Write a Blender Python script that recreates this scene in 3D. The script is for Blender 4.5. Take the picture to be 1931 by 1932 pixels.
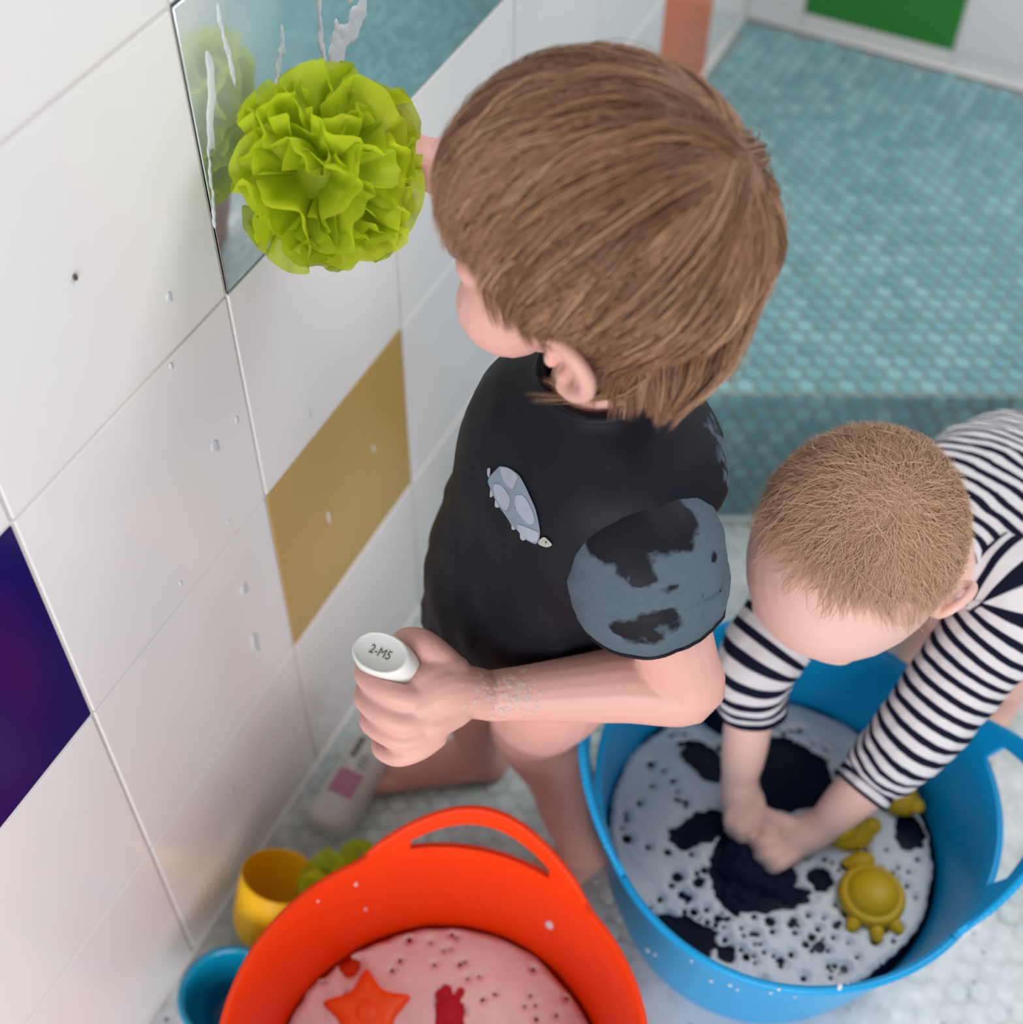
import bpy, bmesh, math, random
import numpy as np
from mathutils import Vector, Matrix
from mathutils.bvhtree import BVHTree

for o in list(bpy.data.objects):
    bpy.data.objects.remove(o)
SC = bpy.context.scene
COL = SC.collection
random.seed(7)
RNG = np.random.default_rng(11)
V = lambda *a: np.array(a, float)

# ------------------------------------------------------------------ camera
cam = bpy.data.cameras.new('camera')
camo = bpy.data.objects.new('camera', cam)
COL.objects.link(camo)
CR, CU, CF = V(*(0.8978741, 0.4400928, 0.0118513)), V(*(-0.3454287, 0.6875407, 0.6387228)), V(*(-0.2729490, 0.5775864, -0.7693457))
CO = V(*(0.4515806, -0.5232161, 1.1904206))
m = Matrix(((CR[0], CU[0], -CF[0], CO[0]), (CR[1], CU[1], -CF[1], CO[1]), (CR[2], CU[2], -CF[2], CO[2]), (0, 0, 0, 1)))
camo.matrix_world = m
cam.sensor_fit = 'HORIZONTAL'
cam.sensor_width = 36
cam.lens = 48.4073
cam.clip_start = .02
cam.dof.use_dof = True
cam.dof.focus_distance = .84
cam.dof.aperture_fstop = 4.0
SC.camera = camo

# ------------------------------------------------------------------ light
W = bpy.data.worlds.new('world')
SC.world = W
W.use_nodes = True
bg = W.node_tree.nodes['Background']
bg.inputs[0].default_value = (.93, .97, 1.0, 1)
bg.inputs[1].default_value = .40


def area(name, loc, target, sx, sy, power, color):
    l = bpy.data.lights.new(name, 'AREA')
    l.shape = 'RECTANGLE'
    l.size, l.size_y, l.energy, l.color = sx, sy, power, color
    o = bpy.data.objects.new(name, l)
    COL.objects.link(o)
    o.location = loc
    o.rotation_euler = (Vector(target) - Vector(loc)).to_track_quat('-Z', 'Y').to_euler()
    return o


area('window_light', (.95, -1.9, .62), (.0, -.3, .12), 1.6, 1.1, 46, (1, .98, .99))
area('ceiling_light', (1.05, .75, 2.1), (.6, .72, .2), 1.0, .7, 26, (.98, .99, 1))

SC.view_settings.view_transform = 'Standard'
SC.view_settings.look = 'None'
SC.view_settings.gamma = 1
SC.view_settings.use_curve_mapping = False
SC.view_settings.exposure = -.15

# ------------------------------------------------------------------ helpers


def tag(o, label=None, cat=None, group=None, kind=None):
    if label: o['label'] = label
    if cat: o['category'] = cat
    if group: o['group'] = group
    if kind: o['kind'] = kind
    return o


def empty(name, loc=(0, 0, 0), **k):
    o = bpy.data.objects.new(name, None)
    o.empty_display_size = .02
    COL.objects.link(o)
    o.location = loc
    return tag(o, **k)


def link(name, me, mat=None, parent=None, smooth=True, **k):
    if mat is not None and not me.materials: me.materials.append(mat)
    if smooth and len(me.polygons): me.polygons.foreach_set('use_smooth', [True] * len(me.polygons))
    o = bpy.data.objects.new(name, me)
    COL.objects.link(o)
    if parent is not None:
        o.parent = parent
        pw = Vector(parent.location)
        g = parent.parent
        while g is not None:
            pw = pw + Vector(g.location)
            g = g.parent
        o.location = -pw            # children are modelled in world coordinates
    return tag(o, **k)


def mesh(v, f, name='mesh'):
    me = bpy.data.meshes.new(name)
    me.from_pydata([tuple(map(float, p)) for p in v], [], [tuple(map(int, q)) for q in f])
    me.update()
    return me


def join(prims):
    vs, fs, n = [], [], 0
    for v, f in prims:
        v = np.asarray(v)
        vs.append(v)
        fs += [tuple(i + n for i in q) for q in f]
        n += len(v)
    return np.concatenate(vs), fs


def nrm(a):
    a = np.asarray(a, float)
    return a / (np.linalg.norm(a, axis=-1, keepdims=True) + 1e-12)


def spline(P, sub):
    P = np.asarray(P, float)
    if len(P) < 3: 
        t = np.linspace(0, 1, sub + 1)[:, None]
        return P[0] * (1 - t) + P[1] * t
    Q = np.vstack([2 * P[0] - P[1], P, 2 * P[-1] - P[-2]])
    out = []
    for i in range(1, len(Q) - 2):
        for k in range(sub):
            t = k / sub
            a, b, c, d = Q[i - 1:i + 3]
            out.append(.5 * (2 * b + (c - a) * t + (2 * a - 5 * b + 4 * c - d) * t * t + (3 * b - a - 3 * c + d) * t ** 3))
    out.append(P[-1])
    return np.array(out)


def frames(c, ref=None):
    t = nrm(np.gradient(c, axis=0))
    n = ref if ref is not None else (V(0, 0, 1) if abs(t[0][2]) < .9 else V(1, 0, 0))
    N = []
    for i in range(len(c)):
        n = nrm(n - t[i] * np.dot(n, t[i]))
        N.append(n)
    N = np.array(N)
    return t, N, np.cross(t, N)


def tube(P, R, n=14, sub=5, cap=True, ref=None, flat=1.0, ends=True):
    """rounded tapering limb through the points P with radii R; flat squeezes it along the second normal"""
    c = spline(P, sub)
    r = np.maximum(spline(np.array(R, float)[:, None] if np.ndim(R) else np.full((len(P), 1), R), sub)[:, 0], 1e-4)
    t, N, B = frames(c, ref)
    if cap:
        a = np.radians([75, 50, 25])
        c = np.vstack([c[0] - np.outer(np.sin(a) * r[0], t[0]), c, (c[-1] + np.outer(np.sin(a) * r[-1], t[-1]))[::-1]])
        r = np.concatenate([np.cos(a) * r[0], r, (np.cos(a) * r[-1])[::-1]])
        N = np.vstack([np.repeat(N[:1], 3, 0), N, np.repeat(N[-1:], 3, 0)])
        B = np.vstack([np.repeat(B[:1], 3, 0), B, np.repeat(B[-1:], 3, 0)])
    th = np.linspace(0, 2 * math.pi, n, endpoint=False)
    v = c[:, None] + r[:, None, None] * (np.cos(th)[None, :, None] * N[:, None] + flat * np.sin(th)[None, :, None] * B[:, None])
    m_ = len(c)
    f = [(i * n + j, i * n + (j + 1) % n, (i + 1) * n + (j + 1) % n, (i + 1) * n + j) for i in range(m_ - 1) for j in range(n)]
    if ends:
        f.append(tuple(range(n))[::-1])
        f.append(tuple((m_ - 1) * n + j for j in range(n)))
    return v.reshape(-1, 3), f


def ball(c, r, ax=None, n=16, m_=10):
    """ellipsoid with radii r along the rows of ax"""
    r = np.full(3, r) if np.ndim(r) == 0 else np.array(r, float)
    ax = np.eye(3) if ax is None else np.asarray(ax)
    v, f = [], []
    for i in range(m_ + 1):
        a = math.pi * i / m_
        for j in range(n):
            b = 2 * math.pi * j / n
            v.append((math.sin(a) * math.cos(b), math.sin(a) * math.sin(b), math.cos(a)))
    v = np.array(v) * r @ ax + np.asarray(c)
    for i in range(m_):
        for j in range(n):
            f.append((i * n + j, (i + 1) * n + j, (i + 1) * n + (j + 1) % n, i * n + (j + 1) % n))
    return v, f


def loft(rings, n=72, cap0=False, cap1=False):
    """rings: (centre, axis u, axis v, ru, rv, power)"""
    th = np.linspace(0, 2 * math.pi, n, endpoint=False)
    v = []
    for c, u, w, ru, rv, p in rings:
        cs, sn = np.cos(th), np.sin(th)
        k = (np.abs(cs) ** p + np.abs(sn) ** p) ** (-1 / p)
        v.append(np.asarray(c) + np.outer(k * cs * ru, u) + np.outer(k * sn * rv, w))
    m_ = len(rings)
    f = [(i * n + j, i * n + (j + 1) % n, (i + 1) * n + (j + 1) % n, (i + 1) * n + j) for i in range(m_ - 1) for j in range(n)]
    if cap0: f.append(tuple(range(n))[::-1])
    if cap1: f.append(tuple((m_ - 1) * n + j for j in range(n)))
    return np.concatenate(v), f


def wob(p, s, seed=0, k=5):
    """smooth pseudo-noise in -1..1 at scale s (metres)"""
    g = np.random.default_rng(seed)
    p = np.asarray(p) / s
    o = np.zeros(len(p))
    for i in range(k):
        d = nrm(g.normal(size=3)) * (1.0 + .9 * i)
        o += np.sin(p @ d * 2.2 + g.uniform(0, 6.28)) / (1 + .55 * i)
    return o / 2.2


def fuse(name, prims, voxel, smooth=5, mat=None, parent=None, post=None, **k):
    """weld overlapping closed shapes into one continuous skin"""
    v, f = join(prims)
    me = mesh(v, f)
    t = bpy.data.objects.new('weld', me)
    COL.objects.link(t)
    a = t.modifiers.new('r', 'REMESH')
    a.mode = 'VOXEL'
    a.voxel_size = voxel
    if smooth:
        s = t.modifiers.new('s', 'SMOOTH')
        s.iterations = smooth
        s.factor = .5
    dg = bpy.context.evaluated_depsgraph_get()
    me2 = bpy.data.meshes.new_from_object(t.evaluated_get(dg))
    bpy.data.objects.remove(t)
    bpy.data.meshes.remove(me)
    me2.materials.clear()
    if post is not None:
        co = np.empty(len(me2.vertices) * 3)
        me2.vertices.foreach_get('co', co)
        co = post(co.reshape(-1, 3))
        me2.vertices.foreach_set('co', co.ravel())
        me2.update()
    return link(name, me2, mat, parent, **k)


def attr(me, name, vals):
    a = me.attributes.new(name, 'FLOAT', 'POINT')
    a.data.foreach_set('value', np.asarray(vals, np.float32))


def box(x0, x1, y0, y1, z0, z1, bev=0.0):
    bm = bmesh.new()
    bmesh.ops.create_cube(bm, size=1)
    for v in bm.verts:
        v.co = ((x0 + x1) / 2 + v.co.x * (x1 - x0), (y0 + y1) / 2 + v.co.y * (y1 - y0), (z0 + z1) / 2 + v.co.z * (z1 - z0))
    if bev: bmesh.ops.bevel(bm, geom=bm.edges[:], offset=bev, segments=2, affect='EDGES', profile=.6)
    me = bpy.data.meshes.new('box')
    bm.to_mesh(me)
    bm.free()
    return me

# ------------------------------------------------------------------ materials
MATS = {}


class N:
    def __init__(s, name):
        s.m = bpy.data.materials.new(name)
        s.m.use_nodes = True
        s.t = s.m.node_tree
        s.b = s.t.nodes['Principled BSDF']
        s.out = s.t.nodes['Material Output']

    def n(s, typ, **k):
        x = s.t.nodes.new(typ)
        for a, b in k.items():
            if a.startswith('i_'):
                key = a[2:]
                x.inputs[int(key) if key.isdigit() else key.replace('_', ' ')].default_value = b
            else: setattr(x, a, b)
        return x

    def l(s, a, b): s.t.links.new(a, b)

    def coord(s, kind='Object'): return s.n('ShaderNodeTexCoord').outputs[kind]

    def noise(s, scale, detail=3, src=None, rough=.5):
        x = s.n('ShaderNodeTexNoise', i_Scale=scale, i_Detail=detail, i_Roughness=rough)
        s.l(src if src is not None else s.coord(), x.inputs['Vector'])
        return x.outputs['Fac']

    def ramp(s, fac, stops):
        r = s.n('ShaderNodeValToRGB')
        e = r.color_ramp.elements
        while len(e) < len(stops): e.new(.5)
        for q, (p, c) in zip(e, stops):
            q.position = p
            q.color = (*c, 1) if len(c) == 3 else c
        s.l(fac, r.inputs[0])
        return r.outputs[0]

    def math(s, op, a, b=None, clamp=False):
        x = s.n('ShaderNodeMath', operation=op, use_clamp=clamp)
        for i, q in enumerate((a, b)):
            if q is None: continue
            if isinstance(q, (int, float)): x.inputs[i].default_value = q
            else: s.l(q, x.inputs[i])
        return x.outputs[0]

    def mix(s, fac, a, b):
        x = s.n('ShaderNodeMix', data_type='RGBA')
        for i, q in ((0, fac), (6, a), (7, b)):
            if isinstance(q, (int, float)): x.inputs[i].default_value = q
            elif isinstance(q, tuple): x.inputs[i].default_value = (*q, 1)
            else: s.l(q, x.inputs[i])
        return x.outputs[2]

    def bump(s, h, strength=.2, dist=.002):
        x = s.n('ShaderNodeBump', i_Strength=strength, i_Distance=dist)
        s.l(h, x.inputs['Height'])
        s.l(x.outputs[0], s.b.inputs['Normal'])

    def attr(s, name): return s.n('ShaderNodeAttribute', attribute_name=name).outputs['Fac']

    def set(s, **k):
        for a, b in k.items():
            a = a.replace('_', ' ')
            if isinstance(b, tuple) and len(b) == 3 and a != 'Subsurface Radius': b = (*b, 1)
            if hasattr(b, 'is_linked'): s.l(b, s.b.inputs[a])
            else: s.b.inputs[a].default_value = b
        return s.m


def plain(name, col, rough=.4, bumpscale=0, vary=.06, **k):
    s = N(name)
    c = s.mix(s.noise(14), tuple(x * (1 - vary) for x in col), tuple(min(1, x * (1 + vary)) for x in col))
    if bumpscale: s.bump(s.noise(bumpscale, 4), .15, .001)
    return s.set(Base_Color=c, Roughness=rough, **k)


def skin(name, base, red):
    s = N(name)
    c = s.mix(s.noise(22, 4), base, red)
    s.bump(s.noise(420, 3), .06, .0006)
    s.set(Base_Color=c, Roughness=.48, Subsurface_Weight=.35, Subsurface_Scale=.006, Subsurface_Radius=(1, .35, .2))
    s.b.inputs['Specular IOR Level'].default_value = .38
    return s.m


M_skin = skin('toddler_skin', (.635, .365, .305), (.66, .35, .30))
M_skin2 = skin('baby_skin', (.72, .475, .405), (.72, .44, .375))
M_eye = plain('eye', (.12, .1, .09), .1)
M_nail = plain('nail', (.72, .45, .38), .25)


def tile_mat(name, col, rough=.16, wave=.07, spec=.5):
    s = N(name)
    c = s.mix(s.noise(9, 3), tuple(x * .96 for x in col), col)
    s.bump(s.noise(26, 2), wave, .004)
    return s.set(Base_Color=c, Roughness=rough, Specular_IOR_Level=spec)


M_white = tile_mat('white_glazed_tile', (.77, .755, .755))
M_indigo = tile_mat('indigo_glazed_tile', (.011, .005, .095), .16, .015, .22)
M_gold = tile_mat('gold_glazed_tile', (.47, .30, .075))
M_orange_t = tile_mat('orange_glazed_tile', (.72, .175, .065))
M_green = tile_mat('green_glazed_tile', (.03, .225, .025))
M_grout = plain('white_grout', (.60, .585, .575), .7, 300)
M_seal = plain('white_sealant', (.72, .70, .68), .4)

s = N('mirror_glass')
sep = s.n('ShaderNodeSeparateXYZ')
s.l(s.coord(), sep.inputs[0])
paleness = s.math('SUBTRACT', .15, sep.outputs['Y'])  # glass gets paler and less mirror-like towards the tile's upper left
paleness = s.math('ADD', s.math('MULTIPLY', paleness, 7.0), s.math('MULTIPLY', s.math('SUBTRACT', s.noise(16, 4), .5), 1.2))
paleness = s.math('MULTIPLY', s.math('MULTIPLY', paleness, .40, True), s.math('MULTIPLY', s.math('SUBTRACT', sep.outputs['Z'], .66), 11.0, True))
s.set(Base_Color=s.mix(paleness, (.80, .88, .88), (.75, .80, .80)), Metallic=s.math('SUBTRACT', 1.0, paleness, True), Roughness=s.math('ADD', .05, s.math('MULTIPLY', paleness, .3)))
M_mirror = s.m


def penny_mat(name, a, b, c, rough=.3):
    s = N(name)
    r = s.math('FRACT', s.math('ADD', s.n('ShaderNodeObjectInfo').outputs['Random'], s.n('ShaderNodeNewGeometry').outputs['Random Per Island']))
    col = s.ramp(r, [(0, a), (.5, b), (1, c)])
    col = s.mix(s.math('MULTIPLY', s.noise(120, 2), .25), col, (.6, .7, .7))
    return s.set(Base_Color=col, Roughness=rough)


M_penny = penny_mat('teal_penny_tile', (.055, .24, .28), (.095, .31, .35), (.17, .40, .43))
M_penny2 = penny_mat('pale_penny_tile', (.34, .47, .45), (.42, .53, .51), (.50, .60, .58), .2)
M_grout2 = plain('grey_grout', (.22, .285, .285), .75, 200)
M_grout3 = plain('wet_pale_grout', (.46, .51, .50), .4, 200)

# ------------------------------------------------------------------ setting
TW, TH = .2104, .2
J = .0028
BY = 1.1325          # back wall
FZ = .2              # upper floor level


def px(P):
    d = np.atleast_2d(P) - CO
    z = d @ CF
    return np.c_[965.5 + 2596.51 * (d @ CR) / z, 966 - 2596.51 * (d @ CU) / z, z]


_tile = {}


def wall_tile(parent, axis, a0, a1, z0, z1, mat, name='wall_tile'):
    """a glazed tile on the left wall (axis y) or the back wall (axis x)"""
    w, h = round(a1 - a0 - J, 4), round(z1 - z0 - J, 4)
    key = (axis, w, h, mat.name)
    if key not in _tile:
        if axis == 'y': me = box(-.008, 0, 0, w, 0, h, .0009)
        else: me = box(0, w, 0, .008, 0, h, .0009)
        me.materials.append(mat)
        _tile[key] = me
    o = bpy.data.objects.new(name, _tile[key])
    COL.objects.link(o)
    o.parent = parent
    o.location = (random.uniform(-.0003, .0003), a0 + J / 2, z0 + J / 2) if axis == 'y' else (a0 + J / 2, BY + random.uniform(-.0003, .0003), z0 + J / 2)
    return o


wl = link('wall_left', box(-.06, -.0014, -1.32, BY + .06, 0, 1.62), M_grout, smooth=False, kind='structure')
ycols = [TW * k for k in range(-6, 3)] + [.6135, .803, .9845, BY]
for i in range(len(ycols) - 1):
    for r in range(8):
        y0, y1, z0 = ycols[i], ycols[i + 1], r * TH
        if r == 0 and y0 > .4: continue
        k = i - 6
        if r == 3 and k in (0, 1): continue            # the mirror
        mt, lab = M_white, None
        if (k, r) == (0, 1): mt, lab = M_gold, 'mustard gold glazed tile'
        if (k, r) == (-2, 2): mt, lab = M_indigo, 'deep indigo glazed tile'
        if (k, r) == (4, 1): mt, lab = M_orange_t, 'coral orange glazed tile'
        t = wall_tile(wl, 'y', y0, y1, z0, z0 + TH, mt)
        if lab: t['label'] = lab
mir = link('mirror_tile', box(-.006, .0004, J / 2, 2 * TW - J / 2, .6 + J / 2, .8 - J / 2, .0006), M_mirror, wl, label='wet mirror tile')
link('mirror_edge', box(-.006, -.0004, J / 2, 2 * TW - J / 2, .6 + J / 2 - .0016, .8 - J / 2 + .0016), plain('dark_glass_edge', (.03, .055, .05), .3), mir, smooth=False)
wb = link('wall_back', box(-.06, 2.3, BY + .0014, BY + .06, 0, 1.62), M_grout, smooth=False, kind='structure')
xcols = [0.0012, .077] + [.077 + .2 * k for k in range(1, 11)]
rows = [.2, .2265] + [.2265 + .2 * k for k in range(1, 7)]
for i in range(len(xcols) - 1):
    for r in range(len(rows) - 1):
        g = (i == 1 and r == 1)
        t = wall_tile(wb, 'x', xcols[i], xcols[i + 1], rows[r], rows[r + 1], M_green if g else M_white)
        if g: t['label'] = 'grass green glazed tile'
# sealant beads where the walls meet the floors
v, f = tube([(.0015, -1.3, .003), (.0015, -.4, .003), (.0015, .35, .003)], .0022, 8, 4, cap=False)
link('trim_1', mesh(v, f), M_seal, kind='structure')
v, f = tube([(.002, BY - .001, .203), (1, BY - .001, .203), (1.6, BY - .001, .203)], .003, 8, 4, cap=False)
link('trim_2', mesh(v, f), M_seal, kind='structure')
v, f = tube([(.0015, .36, .203), (.0015, .7, .203), (.0015, BY, .203)], .003, 8, 4, cap=False)
link('trim_3', mesh(v, f), M_seal, kind='structure')

P0, D, E_ = V(0, .348), V(.898, .44), V(-.44, .898)
# lower floor
fl = link('floor', box(-.06, 2.3, -1.32, BY + .06, -.05, -.0012), M_grout3, smooth=False, kind='structure')


def prism(poly, z0, z1):
    n = len(poly)
    v = [(x, y, z0) for x, y in poly] + [(x, y, z1) for x, y in poly]
    f = [tuple(range(n))[::-1], tuple(range(n, 2 * n))] + [(i, (i + 1) % n, n + (i + 1) % n, n + i) for i in range(n)]
    return mesh(v, f)


xe = (BY - .348) / (D[1] / D[0])
up = link('floor_upper', prism([(0, .3485), (xe, BY), (0, BY)], .001, FZ - .0012), M_grout2, smooth=False, kind='structure')
st = link('wall_step', prism([(.0, .3465), (.0, .3485), (xe, BY), (xe, BY - .002)], .0, FZ - .0012), M_grout2, smooth=False, kind='structure')
# pale bead of sealant at the foot of the step
a, b = P0 + D * .004 - E_ * .004, P0 + D * 1.7 - E_ * .004
v, f = tube([(*a, .003), (*((a + b) / 2), .003), (*b, .003)], .006, 8, 3, cap=False)
link('trim_4', mesh(v, f), M_grout3, kind='structure')

PR, PH = .0094, .0022


def penny(nseg=10):
    th = np.linspace(0, 2 * math.pi, nseg, endpoint=False)
    c, s_ = np.cos(th), np.sin(th)
    v = np.concatenate([np.c_[PR * c, PR * s_, 0 * c - .001], np.c_[PR * c, PR * s_, 0 * c + PH * .55 - .0012], np.c_[PR * .88 * c, PR * .88 * s_, 0 * c + PH - .0012]])
    f = [tuple(2 * nseg + i for i in range(nseg))]
    for k in (0, 1): f += [(k * nseg + i, k * nseg + (i + 1) % nseg, (k + 1) * nseg + (i + 1) % nseg, (k + 1) * nseg + i) for i in range(nseg)]
    return v, f


PV, PF = penny()


def lay(parent, pts, x_ax, y_ax, mat, keep):
    """penny tiles: the ones that show largest singly, the others joined"""
    pts = np.array(pts)
    q = px(pts)
    vis = (q[:, 0] > -10) & (q[:, 0] < 1941) & (q[:, 1] > -10) & (q[:, 1] < 1942) & keep(q)
    order = np.argsort(np.where(vis, q[:, 2], 99))
    n = min(298, int(vis.sum()))
    one = mesh(PV, PF, 'penny_tile')
    one.materials.append(mat)
    z_ax = np.cross(x_ax, y_ax)
    R = Matrix([[x_ax[i], y_ax[i], z_ax[i]] for i in range(3)]).to_4x4()
    for i in order[:n]:
        o = bpy.data.objects.new('penny_tile', one)
        COL.objects.link(o)
        o.parent = parent
        o.matrix_local = Matrix.Translation(pts[i] + z_ax * random.uniform(-.0002, .0002)) @ R
    rest = order[n:]
    if len(rest):
        M3 = np.array([x_ax, y_ax, z_ax])
        L = PV @ M3
        vv = (pts[rest][:, None] + L[None]).reshape(-1, 3)
        ff = [tuple(k * len(PV) + i for i in q_) for k in range(len(rest)) for q_ in PF]
        me = mesh(vv, ff)
        link('penny_tiles', me, mat, parent, smooth=False, kind='stuff')


PIT, ROW = .0208, .018
d3, e3, z3 = V(*D, 0), V(*E_, 0), V(0, 0, 1)
pts = []
for r in range(60):
    for k in range(-60, 90):
        p = P0 + E_ * (.0105 + r * ROW) + D * (k + .5 * (r % 2)) * PIT
        if p[0] > .0105 and p[1] < BY - .012: pts.append((*p, FZ))
lay(up, pts, d3, e3, M_penny, lambda q: (q[:, 0] > 1340) & ~((q[:, 0] > 1680) & (q[:, 1] > 740)))
pts = []
for r in range(11):
    for k in range(90):
        p = P0 + D * (.011 + (k + .5 * (r % 2)) * PIT) - E_ * .002
        if p[1] < BY - .02: pts.append((*p, .0085 + r * ROW))
lay(st, pts, d3, z3, M_penny, lambda q: (q[:, 0] > 1360) & (q[:, 1] < 990) & (q[:, 0] < 1760))
pts = []
for r in range(-85, 1):
    for k in range(-70, 90):
        p = P0 + E_ * (-.013 + r * ROW) + D * (k + .5 * (r % 2)) * PIT
        if p[0] > .012 and p[0] < 1.25 and p[1] > -.62: pts.append((*p, 0))
lay(fl, pts, d3, e3, M_penny2, lambda q: ((q[:, 1] > 1430) & (q[:, 1] < 1660) & (q[:, 0] > 560) & (q[:, 0] < 1080)) | ((q[:, 0] > 1560) & (q[:, 1] > 1700)) | ((q[:, 0] > 1830) & (q[:, 1] > 1200)))

# ------------------------------------------------------------------ plastic materials
def plastic(name, col, rough=.32, sss=.0, spec=.28):
    s = N(name)
    c = s.mix(s.noise(30, 3), tuple(x * .93 for x in col), col)
    s.bump(s.noise(55, 2), .05, .002)
    return s.set(Base_Color=c, Roughness=rough, Subsurface_Weight=sss, Subsurface_Radius=col, Subsurface_Scale=.01, Specular_IOR_Level=spec)


M_orange = plastic('orange_plastic', (.86, .046, .0015), .42, .0, .2)
M_blue = plastic('blue_plastic', (.001, .30, .63), .34, .0, .3)
M_yellow = plastic('yellow_plastic', (.98, .56, .008), .4, .1)
M_teal = plastic('turquoise_plastic', (.002, .27, .46), .16, 0, .5)
M_toy = plastic('yellow_toy_plastic', (.50, .32, .004), .45, .0, .3)
M_star = plastic('orange_toy_plastic', (.88, .085, .006), .45)
M_red = plastic('red_cloth', (.40, .006, .016), .7)
M_bottle = plastic('white_plastic', (.74, .76, .73), .3)
M_print = plain('grey_print', (.10, .11, .10), .5)
M_cloth = plain('navy_cloth', (.004, .006, .024), .8, 90, Specular_IOR_Level=.12)

s = N('soap_foam')
cell = s.n('ShaderNodeTexVoronoi', i_Scale=260.0)
s.l(s.coord(), cell.inputs['Vector'])
s.bump(s.math('ADD', cell.outputs['Distance'], s.noise(60, 4)), .15, .002)
M_foam = s.set(Base_Color=s.mix(s.noise(40, 4), (.50, .54, .59), (.64, .67, .70)), Roughness=.55, Subsurface_Weight=.2, Subsurface_Scale=.004)

s = N('dark_bath_water')
s.bump(s.noise(30, 3), .12, .003)
M_water = s.set(Base_Color=s.mix(s.noise(18, 3), (.001, .004, .014), (.003, .010, .026)), Roughness=.2, Specular_IOR_Level=.12)
s = N('red_bath_water')
s.bump(s.noise(30, 3), .12, .003)
M_water2 = s.set(Base_Color=(.60, .04, .004), Roughness=.3, Specular_IOR_Level=.2)

# suds over the wet floor: thin, broken, see-through in places
s = N('thin_suds')
n1, n2 = s.noise(7, 4), s.noise(55, 4)
vor = s.n('ShaderNodeTexVoronoi', i_Scale=75.0)
s.l(s.coord(), vor.inputs['Vector'])
a = s.math('ADD', s.math('MULTIPLY', s.math('SUBTRACT', n1, .5), 2.0), s.math('MULTIPLY', s.math('SUBTRACT', n2, .5), 1.1))
a = s.math('ADD', a, s.attr('cover'))
hole = s.n('ShaderNodeMapRange', i_1=.12, i_2=.2)
s.l(vor.outputs['Distance'], hole.inputs[0])
rnd = s.math('GREATER_THAN', s.n('ShaderNodeSeparateColor').outputs[0], .5)
s.l(vor.outputs['Color'], [x for x in s.t.nodes if x.type == 'SEPARATE_COLOR'][0].inputs[0])
hol = s.math('MAXIMUM', hole.outputs[0], rnd)
s.set(Base_Color=(.74, .76, .765), Roughness=.35, Alpha=s.math('MULTIPLY', s.math('MULTIPLY', a, .95, True), hol))
M_suds = s.m
s = N('clear_shallow_water')
M_clear = s.set(Base_Color=(.90, .95, .94), Roughness=.02, IOR=1.33, Alpha=.12)


def ring_r(z, zb, zt, rb, rt):
    return rb + (rt - rb) * (max(0, z - zb) / (zt - zb)) ** .85


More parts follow.
